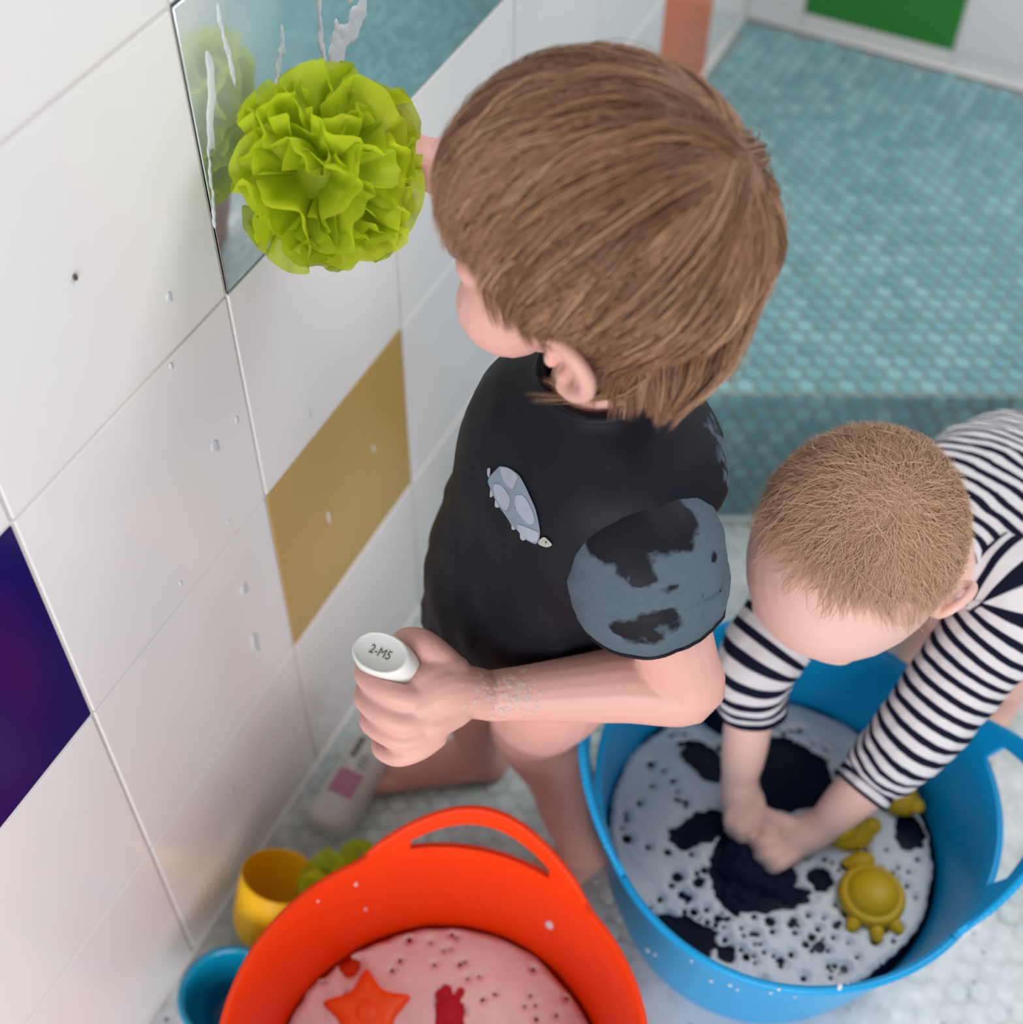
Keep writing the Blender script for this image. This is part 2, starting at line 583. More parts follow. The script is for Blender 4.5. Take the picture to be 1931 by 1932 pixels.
def tub(name, label, c, zt, rb, rt, hang, mat, matname, half=36, hole=19, band=.0125, pinch=0.0):
    root = empty(name, (c[0], c[1], 0), label=label, cat='tub', group='two handled plastic tubs')
    n = 120
    hx = V(math.cos(hang[0][0]), math.sin(hang[0][0]), 0)

    def pin(P):
        """the soft rim is squeezed in towards its handles by the weight of the water"""
        P = np.array(P, float)
        a_ = (P - V(c[0], c[1], 0)) @ hx
        k_ = pinch * np.clip((P[:, 2] - .09) / (zt - .09), 0, 1) * np.where(a_ > 0, 1, -.15)
        return P - np.outer(a_ * k_, hx)

    th = np.linspace(0, 2 * math.pi, n, endpoint=False)
    # wall, floor and rolled foot in one lathe
    prof = [(0, .006), (rb * .5, .006), (rb * .9, .006), (rb * .97, .009)]
    zs = np.linspace(.02, zt - .004, 14)
    prof += [(ring_r(z, 0, zt, rb, rt), z) for z in zs] + [(rt + .0022, zt), (rt + .0052, zt - .0005), (rt + .006, zt - .005), (rt + .0035, zt - .009)]
    prof += [(ring_r(z, 0, zt, rb, rt) + .0035, z) for z in zs[::-1][1:]] + [(rb + .003, .006), (rb - .002, 0), (rb * .5, 0), (0, 0)]
    v = np.array([(c[0] + r * math.cos(t), c[1] + r * math.sin(t), z) for r, z in prof for t in th])
    m_ = len(prof)
    f = [(i * n + j, i * n + (j + 1) % n, (i + 1) * n + (j + 1) % n, (i + 1) * n + j) for i in range(m_ - 1) for j in range(n)]
    link('bowl', mesh(pin(v), f), mat, root)
    slope = (rt - rb) / zt * 1.25
    H, HO = np.radians(half), np.radians(hole)
    for h, rise, flare in hang:
        a = np.radians(np.linspace(-half, half, 61))
        top = rise * (.5 + .5 * np.cos(np.clip(a / np.radians(half), -1, 1) * math.pi)) ** .62
        q, Rn = [], 8
        for i, t in enumerate(a):
            tp_ = top[i]
            lo, hi = min(.0015, tp_ * .5), max(min(.0015, tp_ * .5) + .0005, tp_ - band)
            zl = [-.006, lo, lo + (hi - lo) * .33, lo + (hi - lo) * .67, hi, hi + (tp_ - hi) * .34, hi + (tp_ - hi) * .67, tp_]
            for k, dz in enumerate(zl):
                sk = max(0, dz) / rise
                t2 = t * (1 - .16 * sk * (1 - (t / H) ** 2))
                r = rt + .003 + (slope * dz if dz < 0 else flare * dz)
                q.append((c[0] + r * math.cos(h + t2), c[1] + r * math.sin(h + t2), zt + dz))
        ff = []
        for i in range(60):
            for k in range(Rn - 1):
                if abs((a[i] + a[i + 1]) / 2) < HO and 1 <= k <= 3: continue
                ff.append((i * Rn + k, (i + 1) * Rn + k, (i + 1) * Rn + k + 1, i * Rn + k + 1))
        q = pin(q)
        o = link('handle', mesh(q, ff), mat, root)
        md = o.modifiers.new('thick', 'SOLIDIFY')
        md.thickness = .005
        md.offset = 0
        bv = o.modifiers.new('round', 'BEVEL')
        bv.width = .0012
        bv.segments = 2
        bv.limit_method = 'ANGLE'
        # ridged grip along the loop's top edge
        gi = range(3, 58)
        gp = np.array([q[i * Rn + Rn - 1] for i in gi])
        gp = spline(gp, 3)
        gr = .0032 + .00035 * np.sin(np.arange(len(gp)) * 1.9)
        e = np.minimum(np.arange(len(gp)), np.arange(len(gp))[::-1])
        gr = gr * np.clip(e / 20 + .45, 0, 1)
        vv, f2 = tube(gp, .0035, 8, 1, cap=False)
        vv = vv.reshape(len(gp), 8, 3)
        cc = vv.mean(1, keepdims=True)
        vv = cc + (vv - cc) * (gr / .0035)[:, None, None]
        link('grip', mesh(vv.reshape(-1, 3), f2), mat, o)
    return root


def foam_disc(name, label, c, r, z, holes, mat, seed, thick=.004, patch=0.0, parent=None):
    """a raft of suds with real gaps"""
    g = np.random.default_rng(seed)
    n = 340
    st_ = 2 * r / n
    xs = np.linspace(-r, r, n + 1)
    X, Y = np.meshgrid(xs, xs, indexing='ij')
    rr = np.hypot(X, Y) + .003 * wob(np.c_[X.ravel(), Y.ravel(), 0 * X.ravel()], .02, seed + 5).reshape(X.shape)
    dmin = (r - rr)
    P3 = np.c_[X.ravel(), Y.ravel(), 0 * X.ravel()]
    wav = wob(P3, .010, seed + 1).reshape(X.shape) * .0028
    for hx, hy, a, b, ang in holes:
        ca, sa = math.cos(ang), math.sin(ang)
        u, w = (X - hx) * ca + (Y - hy) * sa, -(X - hx) * sa + (Y - hy) * ca
        d = (np.sqrt((u / a) ** 2 + (w / b) ** 2) - 1) * min(a, b)
        dmin = np.minimum(dmin, d + (wav if min(a, b) > .006 else 0))
    keep = dmin > 0
    Z = z + thick * np.clip(dmin / .005, 0, 1) ** .6 + .0003 * wob(P3, .006, seed + 2).reshape(X.shape) + .0012 * wob(P3, .03, seed + 3).reshape(X.shape)
    idx = -np.ones(X.shape, int)
    kk = np.zeros(X.shape, bool)
    cell = keep[:-1, :-1] & keep[1:, :-1] & keep[1:, 1:] & keep[:-1, 1:]
    for di in (0, 1):
        for dj in (0, 1): kk[di:n + di, dj:n + dj] |= cell
    idx[kk] = np.arange(kk.sum())
    v = np.c_[c[0] + X[kk], c[1] + Y[kk], Z[kk]]
    I, Jx = np.nonzero(cell)
    f = np.c_[idx[I, Jx], idx[I + 1, Jx], idx[I + 1, Jx + 1], idx[I, Jx + 1]]
    me = mesh(v, f)
    return link(name, me, mat, None, label=label, cat='foam', kind='stuff')


# ------------------------------------------------------------------ blue tub
BC = V(.4255, .057)
bt = tub('flexible_tub', 'large blue plastic two-handled tub of dark soapy water the baby leans over', BC, .21, .112, .160, [(math.radians(197), .044, .40), (math.radians(15), .055, .50)], M_blue, 'blue', 38, 20, .0135, .075)
bp = []
g = np.random.default_rng(3)
BW = V(.4245, .0590)


def hol(P, a, b, ang=0): return (P[0] - BW[0], P[1] - BW[1], a, b, ang)


big = [hol((0.3521, 0.1004, 0.1190), .014, .030, 1.2), hol((0.4141, 0.1196, 0.1190), .046, .036, .3), hol((0.3688, 0.0377, 0.1190), .026, .014, .9), hol((0.4216, 0.0235, 0.1190), .036, .040, .3),
       hol((0.3930, -0.0545, 0.1190), .028, .016, .2), hol((0.4742, 0.0392, 0.1190), .011, .009), hol((0.4628, 0.0180, 0.1190), .014, .008, .5), hol((0.4452, 0.0092, 0.1190), .018, .010, .4), hol((0.4774, 0.0945, 0.1190), .020, .012, .2),
       hol((0.4182, -0.0119, 0.1190), .009, .007), hol((0.4272, -0.0547, 0.1190), .010, .007), hol((0.3619, -0.0575, 0.1190), .011, .007), hol((0.3368, 0.1471, 0.1190), .010, .022, 1.2), hol((0.5296, 0.1149, 0.1190), .012, .018, .2), hol((0.5138, 0.1462, 0.1190), .02, .016)]
for k in range(150):
    a, q = g.uniform(0, 6.28), .128 * math.sqrt(g.uniform(0, 1))
    rr = g.choice([.0009, .0013, .0018, .0026, .0038], p=[.3, .3, .22, .13, .05])
    big.append((q * math.cos(a), q * math.sin(a), rr, rr * g.uniform(.8, 1.2), 0))
for k in range(90):
    P = V(0.4435, -0.0120, 0.1190)[:2] - BW + g.normal(size=2) * V(.042, .022)
    rr = g.choice([.0012, .0018, .0028, .004], p=[.35, .35, .2, .1])
    big.append((P[0], P[1], rr, rr * g.uniform(.8, 1.2), 0))
foam_disc('soap_foam', 'grey white suds with dark gaps floating in the blue tub', BW, .1365, .117, big, M_foam, 5, .0045)
v, f = ball((BC[0], BC[1], .114), (.1395, .1395, .0016), n=64, m_=8)
link('bath_water', mesh(v, f), M_water, label='dark blue water filling the blue tub', cat='water', kind='stuff')

# ------------------------------------------------------------------ orange tub
OC = V(.268, -.247)
ot = tub('flexible_tub', 'orange plastic two-handled tub of foamy water in the foreground', OC, .21, .106, .147, [(math.radians(103.5), .039, .36), (math.radians(283.5), .039, .36)], M_orange, 'orange', 38, 22)
OW = V(.269, -.2495)
big = []
for k in range(130):
    a, q = g.uniform(0, 6.28), .128 * math.sqrt(g.uniform(0, 1))
    rr = g.choice([.0006, .0009, .0013, .002], p=[.4, .33, .2, .07])
    big.append((q * math.cos(a), q * math.sin(a), rr, rr, 0))
P = V(0.1506, -0.2062, 0.1130)[:2] - OW
for k in range(9): big.append((P[0] + g.normal() * .012 - .006, P[1] + g.normal() * .012 + .012, .008, .006, g.uniform(0, 3)))
s = N('bounce_pink_foam')
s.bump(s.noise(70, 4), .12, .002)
M_foam2 = s.set(Base_Color=s.mix(s.noise(40, 4), (.66, .42, .42), (.78, .58, .58)), Roughness=.6)  # pink paints in the tub's orange bounce light and the red water's tint
foam_disc('soap_foam', 'pale suds, pink with painted-in orange bounce, floating in the orange tub', OW, .1275, .111, big, M_foam2, 9, .004)
v, f = ball((OC[0], OC[1], .108), (.1292, .1292, .0016), n=64, m_=8)
link('bath_water', mesh(v, f), M_water2, label='reddish water filling the orange tub', cat='water', kind='stuff')

# star toy floating in the orange tub
root = empty('star_toy', (0.1907, -0.2188, 0.1120), label='flat orange star shaped bath toy floating in the orange tub', cat='toy')
sc_, R1, R2 = V(0.1931, -0.2226, 0.1140), .0385, .0205
pv, pf = [], []
base = math.atan2(CU[1], CU[0]) + .06
nn = 80
cs_ = [V(math.cos(base + math.pi * k / 5), math.sin(base + math.pi * k / 5)) * (R2 if k % 2 else R1) for k in range(10)]
for k in range(10):
    for j in range(8): pv.append(cs_[k] * (1 - j / 8) + cs_[(k + 1) % 10] * j / 8)
pv = np.array(pv)
for k in range(4): pv = pv * .5 + (np.roll(pv, 1, 0) + np.roll(pv, -1, 0)) * .25
rings = []
for s_, z in ((.0, .0075), (.6, .0078), (.86, .0068), (.96, .005), (1, .002), (1, -.003), (.95, -.006), (0, -.006)):
    rings.append(np.c_[sc_[0] + pv[:, 0] * s_, sc_[1] + pv[:, 1] * s_, np.full(nn, sc_[2] + z)])
v = np.concatenate(rings)
f = [(i * nn + j, i * nn + (j + 1) % nn, (i + 1) * nn + (j + 1) % nn, (i + 1) * nn + j) for i in range(len(rings) - 1) for j in range(nn)]
link('star', mesh(v, f), M_star, root)
v, f = ball(sc_ + V(0, 0, .0075), (.0085, .0085, .002))
link('raised_centre', mesh(v, f), M_star, root)

# red cloth just breaking the suds
cl = V(0.2504, -0.1942, 0.1130)
prims = [ball(cl, (.010, .016, .006)), ball(V(0.2391, -0.1816, 0.1140), (.006, .008, .005)), ball(V(0.2509, -0.1772, 0.1140), (.004, .006, .004)), ball(V(0.2468, -0.1899, 0.1150), (.009, .011, .006)), ball(V(0.2569, -0.2047, 0.1130), (.011, .016, .007))]
o = fuse('washcloth', prims, .0012, 3, M_red, post=lambda c: c + .0012 * np.c_[wob(c, .006, 1), wob(c, .006, 2), wob(c, .006, 3)])
tag(o, 'crumpled red cloth poking up through the suds of the orange tub', 'cloth')

# ------------------------------------------------------------------ cups
def lathe(prof, c, n=56, axis=V(0, 0, 1)):
    th = np.linspace(0, 2 * math.pi, n, endpoint=False)
    ax = nrm(axis)
    a = nrm(np.cross(ax, V(0, 1, .2)))
    b = np.cross(ax, a)
    v = np.concatenate([np.asarray(c) + ax * z + r * (np.cos(th)[:, None] * a + np.sin(th)[:, None] * b) for r, z in prof])
    m_ = len(prof)
    f = [(i * n + j, i * n + (j + 1) % n, (i + 1) * n + (j + 1) % n, (i + 1) * n + j) for i in range(m_ - 1) for j in range(n)]
    return v, f


yb, yt = V(0.0505, -0.1682, 0.0130), V(0.0546, -0.1404, 0.0660)
yx = nrm(yt - yb)
root = empty('stacking_cup', yb, label='bright yellow round plastic cup tipped against the wall', cat='cup', group='plastic stacking cups')
prof = [(0, .004), (.025, .004), (.0275, .007), (.0325, .062), (.0332, .064), (.0342, .062), (.0325, .018), (.0305, .008), (.0282, .0065), (.0282, .0025), (.027, .0), (0, .0)]
v, f = lathe(prof, yb, 56, yx)
link('cup_body', mesh(v, f), M_yellow, root)
tc = V(0.0713, -0.2461, 0.0450)
tb = V(max(tc[0], .043), tc[1], 0)
root = empty('stacking_cup', tb, label='turquoise blue plastic cup with a thick rolled rim in front of the yellow cup', cat='cup', group='plastic stacking cups')
prof = [(0, .012), (.020, .012), (.0225, .015), (.0245, .04), (.0275, .043), (.0305, .05), (.0335, .066), (.0345, .070), (.0375, .073), (.0405, .070), (.0405, .066), (.037, .062), (.034, .046), (.031, .004), (.029, 0), (0, 0)]
v, f = lathe(prof, tb)
link('cup_body', mesh(v, f), M_teal, root)

# ------------------------------------------------------------------ bath puffs
s = N('lime_mesh')
s.b.inputs['Base Color'].default_value = (.52, .62, .012, 1)
c = s.mix(s.noise(60, 3), (.46, .58, .006), (.62, .70, .03))
s.l(c, s.b.inputs['Base Color'])
s.b.inputs['Roughness'].default_value = .6
tr = s.n('ShaderNodeBsdfTranslucent')
s.l(c, tr.inputs[0])
m1 = s.n('ShaderNodeMixShader', i_0=.5)
s.l(s.b.outputs[0], m1.inputs[1])
s.l(tr.outputs[0], m1.inputs[2])
tp = s.n('ShaderNodeBsdfTransparent')
m2 = s.n('ShaderNodeMixShader', i_0=.10)
s.l(m1.outputs[0], m2.inputs[1])
s.l(tp.outputs[0], m2.inputs[2])
s.l(m2.outputs[0], s.out.inputs[0])
M_lime = s.m


def puff(name, label, c, R, n, seed, squash=V(1, 1, 1), spread=.75, ruffle=.16, amp=5):
    g = np.random.default_rng(seed)
    root = empty(name, c, label=label, cat='bath puff', group='lime green bath puffs')
    for k in range(n):
        z = 1 - 2 * (k + .5) / n
        a = k * 2.39996
        d = nrm(V(math.sqrt(1 - z * z) * math.cos(a), math.sqrt(1 - z * z) * math.sin(a), z) + g.normal(size=3) * .15)
        e1 = nrm(np.cross(d, g.normal(size=3)))
        e2 = np.cross(d, e1)
        rad = R * g.uniform(.86, 1.06)
        ns, nt = 7, 26
        v = []
        ph, fr = g.uniform(0, 6.28), g.uniform(amp * .8, amp * 1.3)
        for i in range(ns):
            s_ = .25 + .75 * i / (ns - 1)
            for j in range(nt):
                t = -1 + 2 * j / (nt - 1)
                w = ruffle * s_ * (math.sin(fr * t + ph) + .4 * math.sin(2.3 * fr * t + ph * 2))
                q = nrm(d + e1 * t * spread + e2 * w + e2 * .35 * s_ ** 2 * math.cos(t * 1.5))
                v.append(np.asarray(c) + q * rad * s_ * (1 - .16 * t * t) * squash)
        f = [(i * nt + j, i * nt + j + 1, (i + 1) * nt + j + 1, (i + 1) * nt + j) for i in range(ns - 1) for j in range(nt - 1)]
        link('ruffle', mesh(v, f), M_lime, root)
    link('core', mesh(*ball(c, R * .42 * squash)), M_lime, root)
    return root


puff('bath_puff', 'lime green ruffled bath puff pressed on the mirror tile by the toddler', V(0.0610, 0.0389, 0.6901), .063, 64, 2, V(.92, 1, 1.02), .7, .13, 6)
puff('bath_puff', 'lime green bath puff lying on the floor behind the orange tub', V(0.1190, -0.1206, 0.0480), .058, 26, 8, V(1.0, 1, .85), .5, .24, 3.4)

# ------------------------------------------------------------------ bottle lying along the wall
s = N('milky_clear_plastic')
M_clearb = s.set(Base_Color=(.74, .74, .71), Roughness=.22, Alpha=.6)
M_pink = plain('pink_label', (.40, .16, .26), .5, vary=.15)
M_ink = plain('label_ink', (.05, .045, .04), .6)
b0, b1 = V(0.0496, -0.0662, 0.0180), V(0.0470, 0.0477, 0.0180)
b0, b1 = V(max(b0[0], .028), b0[1], .0195), V(max(b1[0], .028), b1[1], .0195)
root = empty('shampoo_bottle', (b0[0], b0[1], 0), label='translucent bottle with pink label lying on the wet floor along the wall', cat='bottle')
ax = nrm(b1 - b0)
side = nrm(np.cross(ax, V(0, 0, 1)))
upn = np.cross(side, ax)
rg = []
Lb = .115
for t, a_ in ((0, .4), (.02, .8), (.06, .97), (.12, 1), (.8, 1), (.88, .95), (.95, .7), (.98, .45), (1, .3)):
    rg.append((b0 + ax * Lb * t, side, upn, .0235 * a_, .0185 * a_, 2.6))
v, f = loft(rg, 40, True, True)
body_b = link('bottle_body', mesh(v, f), M_clearb, root)
v, f = lathe([(0, 0), (.012, 0), (.0125, .002), (.0125, .018), (.011, .02), (0, .02)], b0 + ax * Lb, 28, ax)
link('cap', mesh(v, f), M_bottle, root)


def on_bottle(t0, t1, w0, w1, mat, name, lift=.0194):
    """a printed patch hugging the bottle's upper side"""
    v, f = [], []
    for i in range(5):
        for j in range(7):
            w = w0 + (w1 - w0) * j / 6
            k = w / .0235
            h = .0187 * (1 - min(.99, abs(k)) ** 2.6) ** (1 / 2.6) + .0004
            v.append(b0 + ax * (t0 + (t1 - t0) * i / 4) + side * w + upn * h)
    for i in range(4):
        for j in range(6): f.append((i * 7 + j, i * 7 + j + 1, (i + 1) * 7 + j + 1, (i + 1) * 7 + j))
    return link(name, mesh(v, f), mat, body_b)


on_bottle(.030, .057, -.0125, .0125, M_pink, 'label_patch')
for k in range(11):
    t = .070 + k * .0022
    on_bottle(t, t + (.0016 if k % 3 else .0009), -.0115, -.0045, M_ink, 'barcode_bar')
for k in range(4):
    t = .0625 + k * .0042
    on_bottle(t, t + .0012, .000, .0105 - .002 * (k % 2), M_ink, 'text_line')
on_bottle(.0625, .0645, -.0125, -.0105, M_ink, 'text_mark')

# ------------------------------------------------------------------ suds on floor, mirror and wall
nx, ny = 130, 190
xs, ys = np.linspace(.004, 1.2, nx), np.linspace(-.6, .9, ny)
X, Y = np.meshgrid(xs, ys, indexing='ij')
side_ = (Y - .348 - X * .49)
ok = side_ < -.012
Z = .0035 + .0008 * wob(np.c_[X.ravel(), Y.ravel(), 0 * X.ravel()], .05, 4).reshape(X.shape)
idx = np.arange(nx * ny).reshape(nx, ny)
cell = ok[:-1, :-1] & ok[1:, :-1] & ok[1:, 1:] & ok[:-1, 1:]
I, Jx = np.nonzero(cell)
f = np.c_[idx[I, Jx], idx[I + 1, Jx], idx[I + 1, Jx + 1], idx[I, Jx + 1]]
me = mesh(np.c_[X.ravel(), Y.ravel(), Z.ravel()], f)
d1 = np.hypot(X - .43, Y + .13)
cov = .62 + .55 * np.exp(-((X - .40) ** 2 / .02 + (Y + .16) ** 2 / .006)) + .35 * np.exp(-((X - .6) ** 2 / .02 + (Y + .1) ** 2 / .02)) - .42 / (1 + np.exp((X - .27) / .02)) / (1 + np.exp((-.16 - Y) / .03))
attr(me, 'cover', cov.ravel())
link('floor_suds', me, M_suds, label='thin white suds spread over the wet lower floor', cat='foam', kind='stuff')


def XP(x, y):
    """a spot on the left wall seen at pixel x, y"""
    d = CF + CR * (x - 965.5) / 2596.51 - CU * (y - 966) / 2596.51
    return CO - d * CO[0] / d[0]


def blob(c, r): return ball(c, r, n=12, m_=8)


pr = []
g = np.random.default_rng(21)
for (x0, y0, x1, y1, w) in ((600, -30, 607, 115, .0035), (395, 120, 400, 175, .0045), (397, 185, 397, 260, .0042), (392, 270, 405, 420, .0026), (410, 20, 440, 150, .003), (535, 60, 520, 180, .003)):
    for k in range(9):
        t = k / 8
        P = XP(x0 + (x1 - x0) * t + g.normal() * 2, y0 + (y1 - y0) * t)
        pr.append(blob(P, (.0013, w * g.uniform(.6, 1.0), w * 2.2)))
for k in range(46):
    t = g.uniform(0, 1)
    P = XP(690 - 60 * t + g.normal() * 9, -20 + 135 * t + g.normal() * 10)
    pr.append(blob(P, (.0013, g.uniform(.003, .0065), g.uniform(.004, .008))))
tag(fuse('suds_streak', pr, .0011, 4, M_foam), 'white suds dripping down the mirror tile', cat='foam', kind='stuff')
pr = []
for x, y, w, h in ((480, 1212, .0042, .0125), (460, 1112, .0045, .006), (405, 842, .0045, .006), (582, 780, .002, .006), (620, 975, .0015, .008), (705, 845, .0015, .004), (318, 560, .003, .004), (446, 792, .002, .004), (437, 1490, .002, .003), (322, 690, .002, .003), (508, 1395, .002, .003), (590, 1270, .002, .003), (615, 1300, .002, .004), (340, 1100, .0015, .003), (430, 985, .0012, .003)):
    P = XP(x, y)
    pr.append(blob(P, (.0013, w, h)))
    pr.append(blob(P + V(0, w * .4, -h * .9), (.0011, w * .55, h * .6)))
tag(fuse('suds_drips', pr, .0008, 4, M_foam), 'small white suds drips running down the white wall tiles', cat='foam', kind='stuff')
P = XP(139, 522)
v, f = ball(P + V(.0012, 0, 0), (.0014, .0014, .0022), n=10, m_=6)
link('speck', mesh(v, f), plain('dark_speck', (.05, .04, .035), .7), label='tiny dark speck stuck on the white wall tile at far left', cat='speck')

# ------------------------------------------------------------------ yellow toys in the blue tub
def toy_turtle(c, rot, s_):
    root = empty('turtle_toy', c)
    ca, sa = math.cos(rot), math.sin(rot)
    A = np.array([[ca, sa, 0], [-sa, ca, 0], [0, 0, 1]])
    W_ = lambda p: V(*c) + (np.asarray(p, float) * s_) @ A
    rg = []
    for r, z in ((.0, -.004), (.024, -.004), (.027, 0), (.0275, .004), (.0255, .008), (.0225, .0095), (.0215, .0085), (.0205, .0115), (.015, .0165), (.008, .019), (.0005, .0195)):
        rg.append((W_((0, 0, z)), A[0], A[1], max(r, .0004) * s_, max(r, .0004) * s_, 2))
    v, f = loft(rg, 40, True, True)
    link('shell', mesh(v, f), M_toy, root)
    o = fuse('head', [ball(W_((0, .031, .003)), (.0125 * s_, .008 * s_, .007 * s_), A), ball(W_((0, .024, .001)), (.0115 * s_, .009 * s_, .005 * s_), A), ball(W_((-.010, .031, .002)), (.006 * s_, .005 * s_, .004 * s_), A)], .0012, 3, M_toy, root)
    for x, y in ((-.020, -.019), (-.004, -.029), (.012, -.025)):
        d = nrm(V(x, y, 0))
        v, f = tube([W_(V(x, y, -.001) - d * .010), W_(V(x, y, -.001)), W_(V(x, y, -.001) + d * .004)], np.array([.006, .0065, .005]) * s_, 12, 3, ref=V(0, 0, 1))
        link('flipper', mesh(v, f), M_toy, root)
    return root


t = toy_turtle((0.5175, 0.0416, 0.1230), math.atan2(CU[1], CU[0]) - math.pi / 2 + .12, 1.0)
tag(t, 'yellow turtle shaped bath toy floating nearest the front of the blue tub', 'toy', 'yellow bath toys in the blue tub')


def toy_duck(c, rot, s_, tilt):
    root = empty('duck_toy', c)
    ca, sa = math.cos(rot), math.sin(rot)
    A = np.array([[ca, sa, 0], [-sa, ca, 0], [0, 0, 1]])
    ct, st__ = math.cos(tilt), math.sin(tilt)
    A = np.array([A[0], A[1] * ct + A[2] * st__, A[2] * ct - A[1] * st__])
    W_ = lambda p: V(*c) + (np.asarray(p, float) * s_) @ A
    fuse('body', [ball(W_((0, 0, 0)), V(.017, .022, .014) * s_, A), ball(W_((0, -.018, .006)), V(.008, .009, .006) * s_, A), ball(W_((0, .014, .016)), V(.0125, .0125, .012) * s_, A)], .0013, 4, M_toy, root)
    v, f = ball(W_((0, .028, .014)), V(.006, .007, .0025) * s_, A)
    link('beak', mesh(v, f), M_star, root)
    return root


t = toy_duck((0.4852, 0.0889, 0.1260), 2.3, 1.0, .2)
tag(t, 'glossy yellow bath toy floating beside the baby forearm in the blue tub', 'toy', 'yellow bath toys in the blue tub')
t = toy_duck((0.5115, 0.1392, 0.1270), 1.2, .95, -.1)
tag(t, 'yellow bath toy half hidden behind the striped sleeve in the blue tub', 'toy', 'yellow bath toys in the blue tub')

# dark cloth the baby kneads
prims = [ball(V(0.4203, 0.0341, 0.1180), (.030, .036, .010)), ball(V(0.4002, 0.0578, 0.1160), (.018, .022, .009)), ball(V(0.4453, 0.0247, 0.1140), (.025, .018, .008)), ball(V(0.4215, -0.0000, 0.1140), (.018, .018, .008))]
o = fuse('washcloth', prims, .0018, 4, M_cloth, post=lambda c: c + .003 * np.c_[wob(c, .012, 1), wob(c, .012, 2), wob(c, .012, 3)])
tag(o, 'dark navy wet cloth held in the water between the baby hands', 'cloth')

# ------------------------------------------------------------------ people
def ear(C_, Fh, Lh, Uh, base, s_=1.0):
    """outer ear: rolled rim, bowl and lobe; base is the point where it grows from the head"""
    P = lambda u, b, o: base + (Uh * u - Fh * b + Lh * o) * s_
    pr = [tube([P(-.003, -.004, 0), P(.012, -.006, .003), P(.021, .002, .007), P(.020, .013, .012), P(.009, .020, .015), P(-.006, .017, .014), P(-.016, .008, .010), P(-.019, .001, .006)],
               np.array([.003, .0036, .0038, .004, .004, .0042, .0050, .0052]) * s_, 10, 4),
          ball(P(.001, .007, .002), V(.017, .012, .0045) * s_, np.array([Uh, -Fh * .85 + Lh * .5, Lh * .85 + Fh * .5])),
          ball(P(-.016, .002, .004), V(.007, .006, .0055) * s_, np.array([Uh, -Fh, Lh])),
          ball(P(-.004, -.005, .002), V(.005, .004, .005) * s_, np.array([Uh, -Fh, Lh])),
          tube([P(.010, .004, .004), P(.004, .013, .008), P(-.008, .011, .008)], np.array([.003, .0032, .003]) * s_, 8, 3)]
    return pr


def head_prims(C_, Fh, Lh, Uh, s_, jw=1.0):
    """skull, cheeks, jaw, brow, nose and lips; local axes forward/left/up"""
    A = np.array([Fh, Lh, Uh])
    P = lambda f, l, u: C_ + (Fh * f + Lh * l + Uh * u) * s_
    pr = [ball(P(-.006, 0, .012), V(.082, .066, .066) * s_, A, 28, 18),
          ball(P(.022, 0, -.030), V(.052, .052, .048) * s_, A, 24, 14),
          ball(P(.030, 0, -.064 * jw), V(.042, .045, .027) * s_, A, 20, 12),
          ball(P(.060, 0, -.074 * jw), V(.014, .015, .012) * s_, A),
          ball(P(.066, 0, .012), V(.012, .040, .020) * s_, A)]
    for k in (-1, 1):
        pr += [ball(P(.045, .034 * k, -.046 * jw), V(.030, .028, .031) * s_, A),
               ball(P(.058, .026 * k, -.020), V(.016, .018, .010) * s_, A),
               ball(P(.068, .020 * k, .004), V(.008, .017, .006) * s_, A),
               ball(P(.079, .0055 * k, -.030), V(.005, .005, .0045) * s_, A)]
    pr += [tube([P(.072, 0, .000), P(.077, 0, -.014), P(.084, 0, -.026)], np.array([.006, .006, .0075]) * s_, 12, 4),
           ball(P(.073, 0, -.045), V(.006, .014, .004) * s_, A), ball(P(.071, 0, -.053), V(.006, .012, .0045) * s_, A)]
    return pr


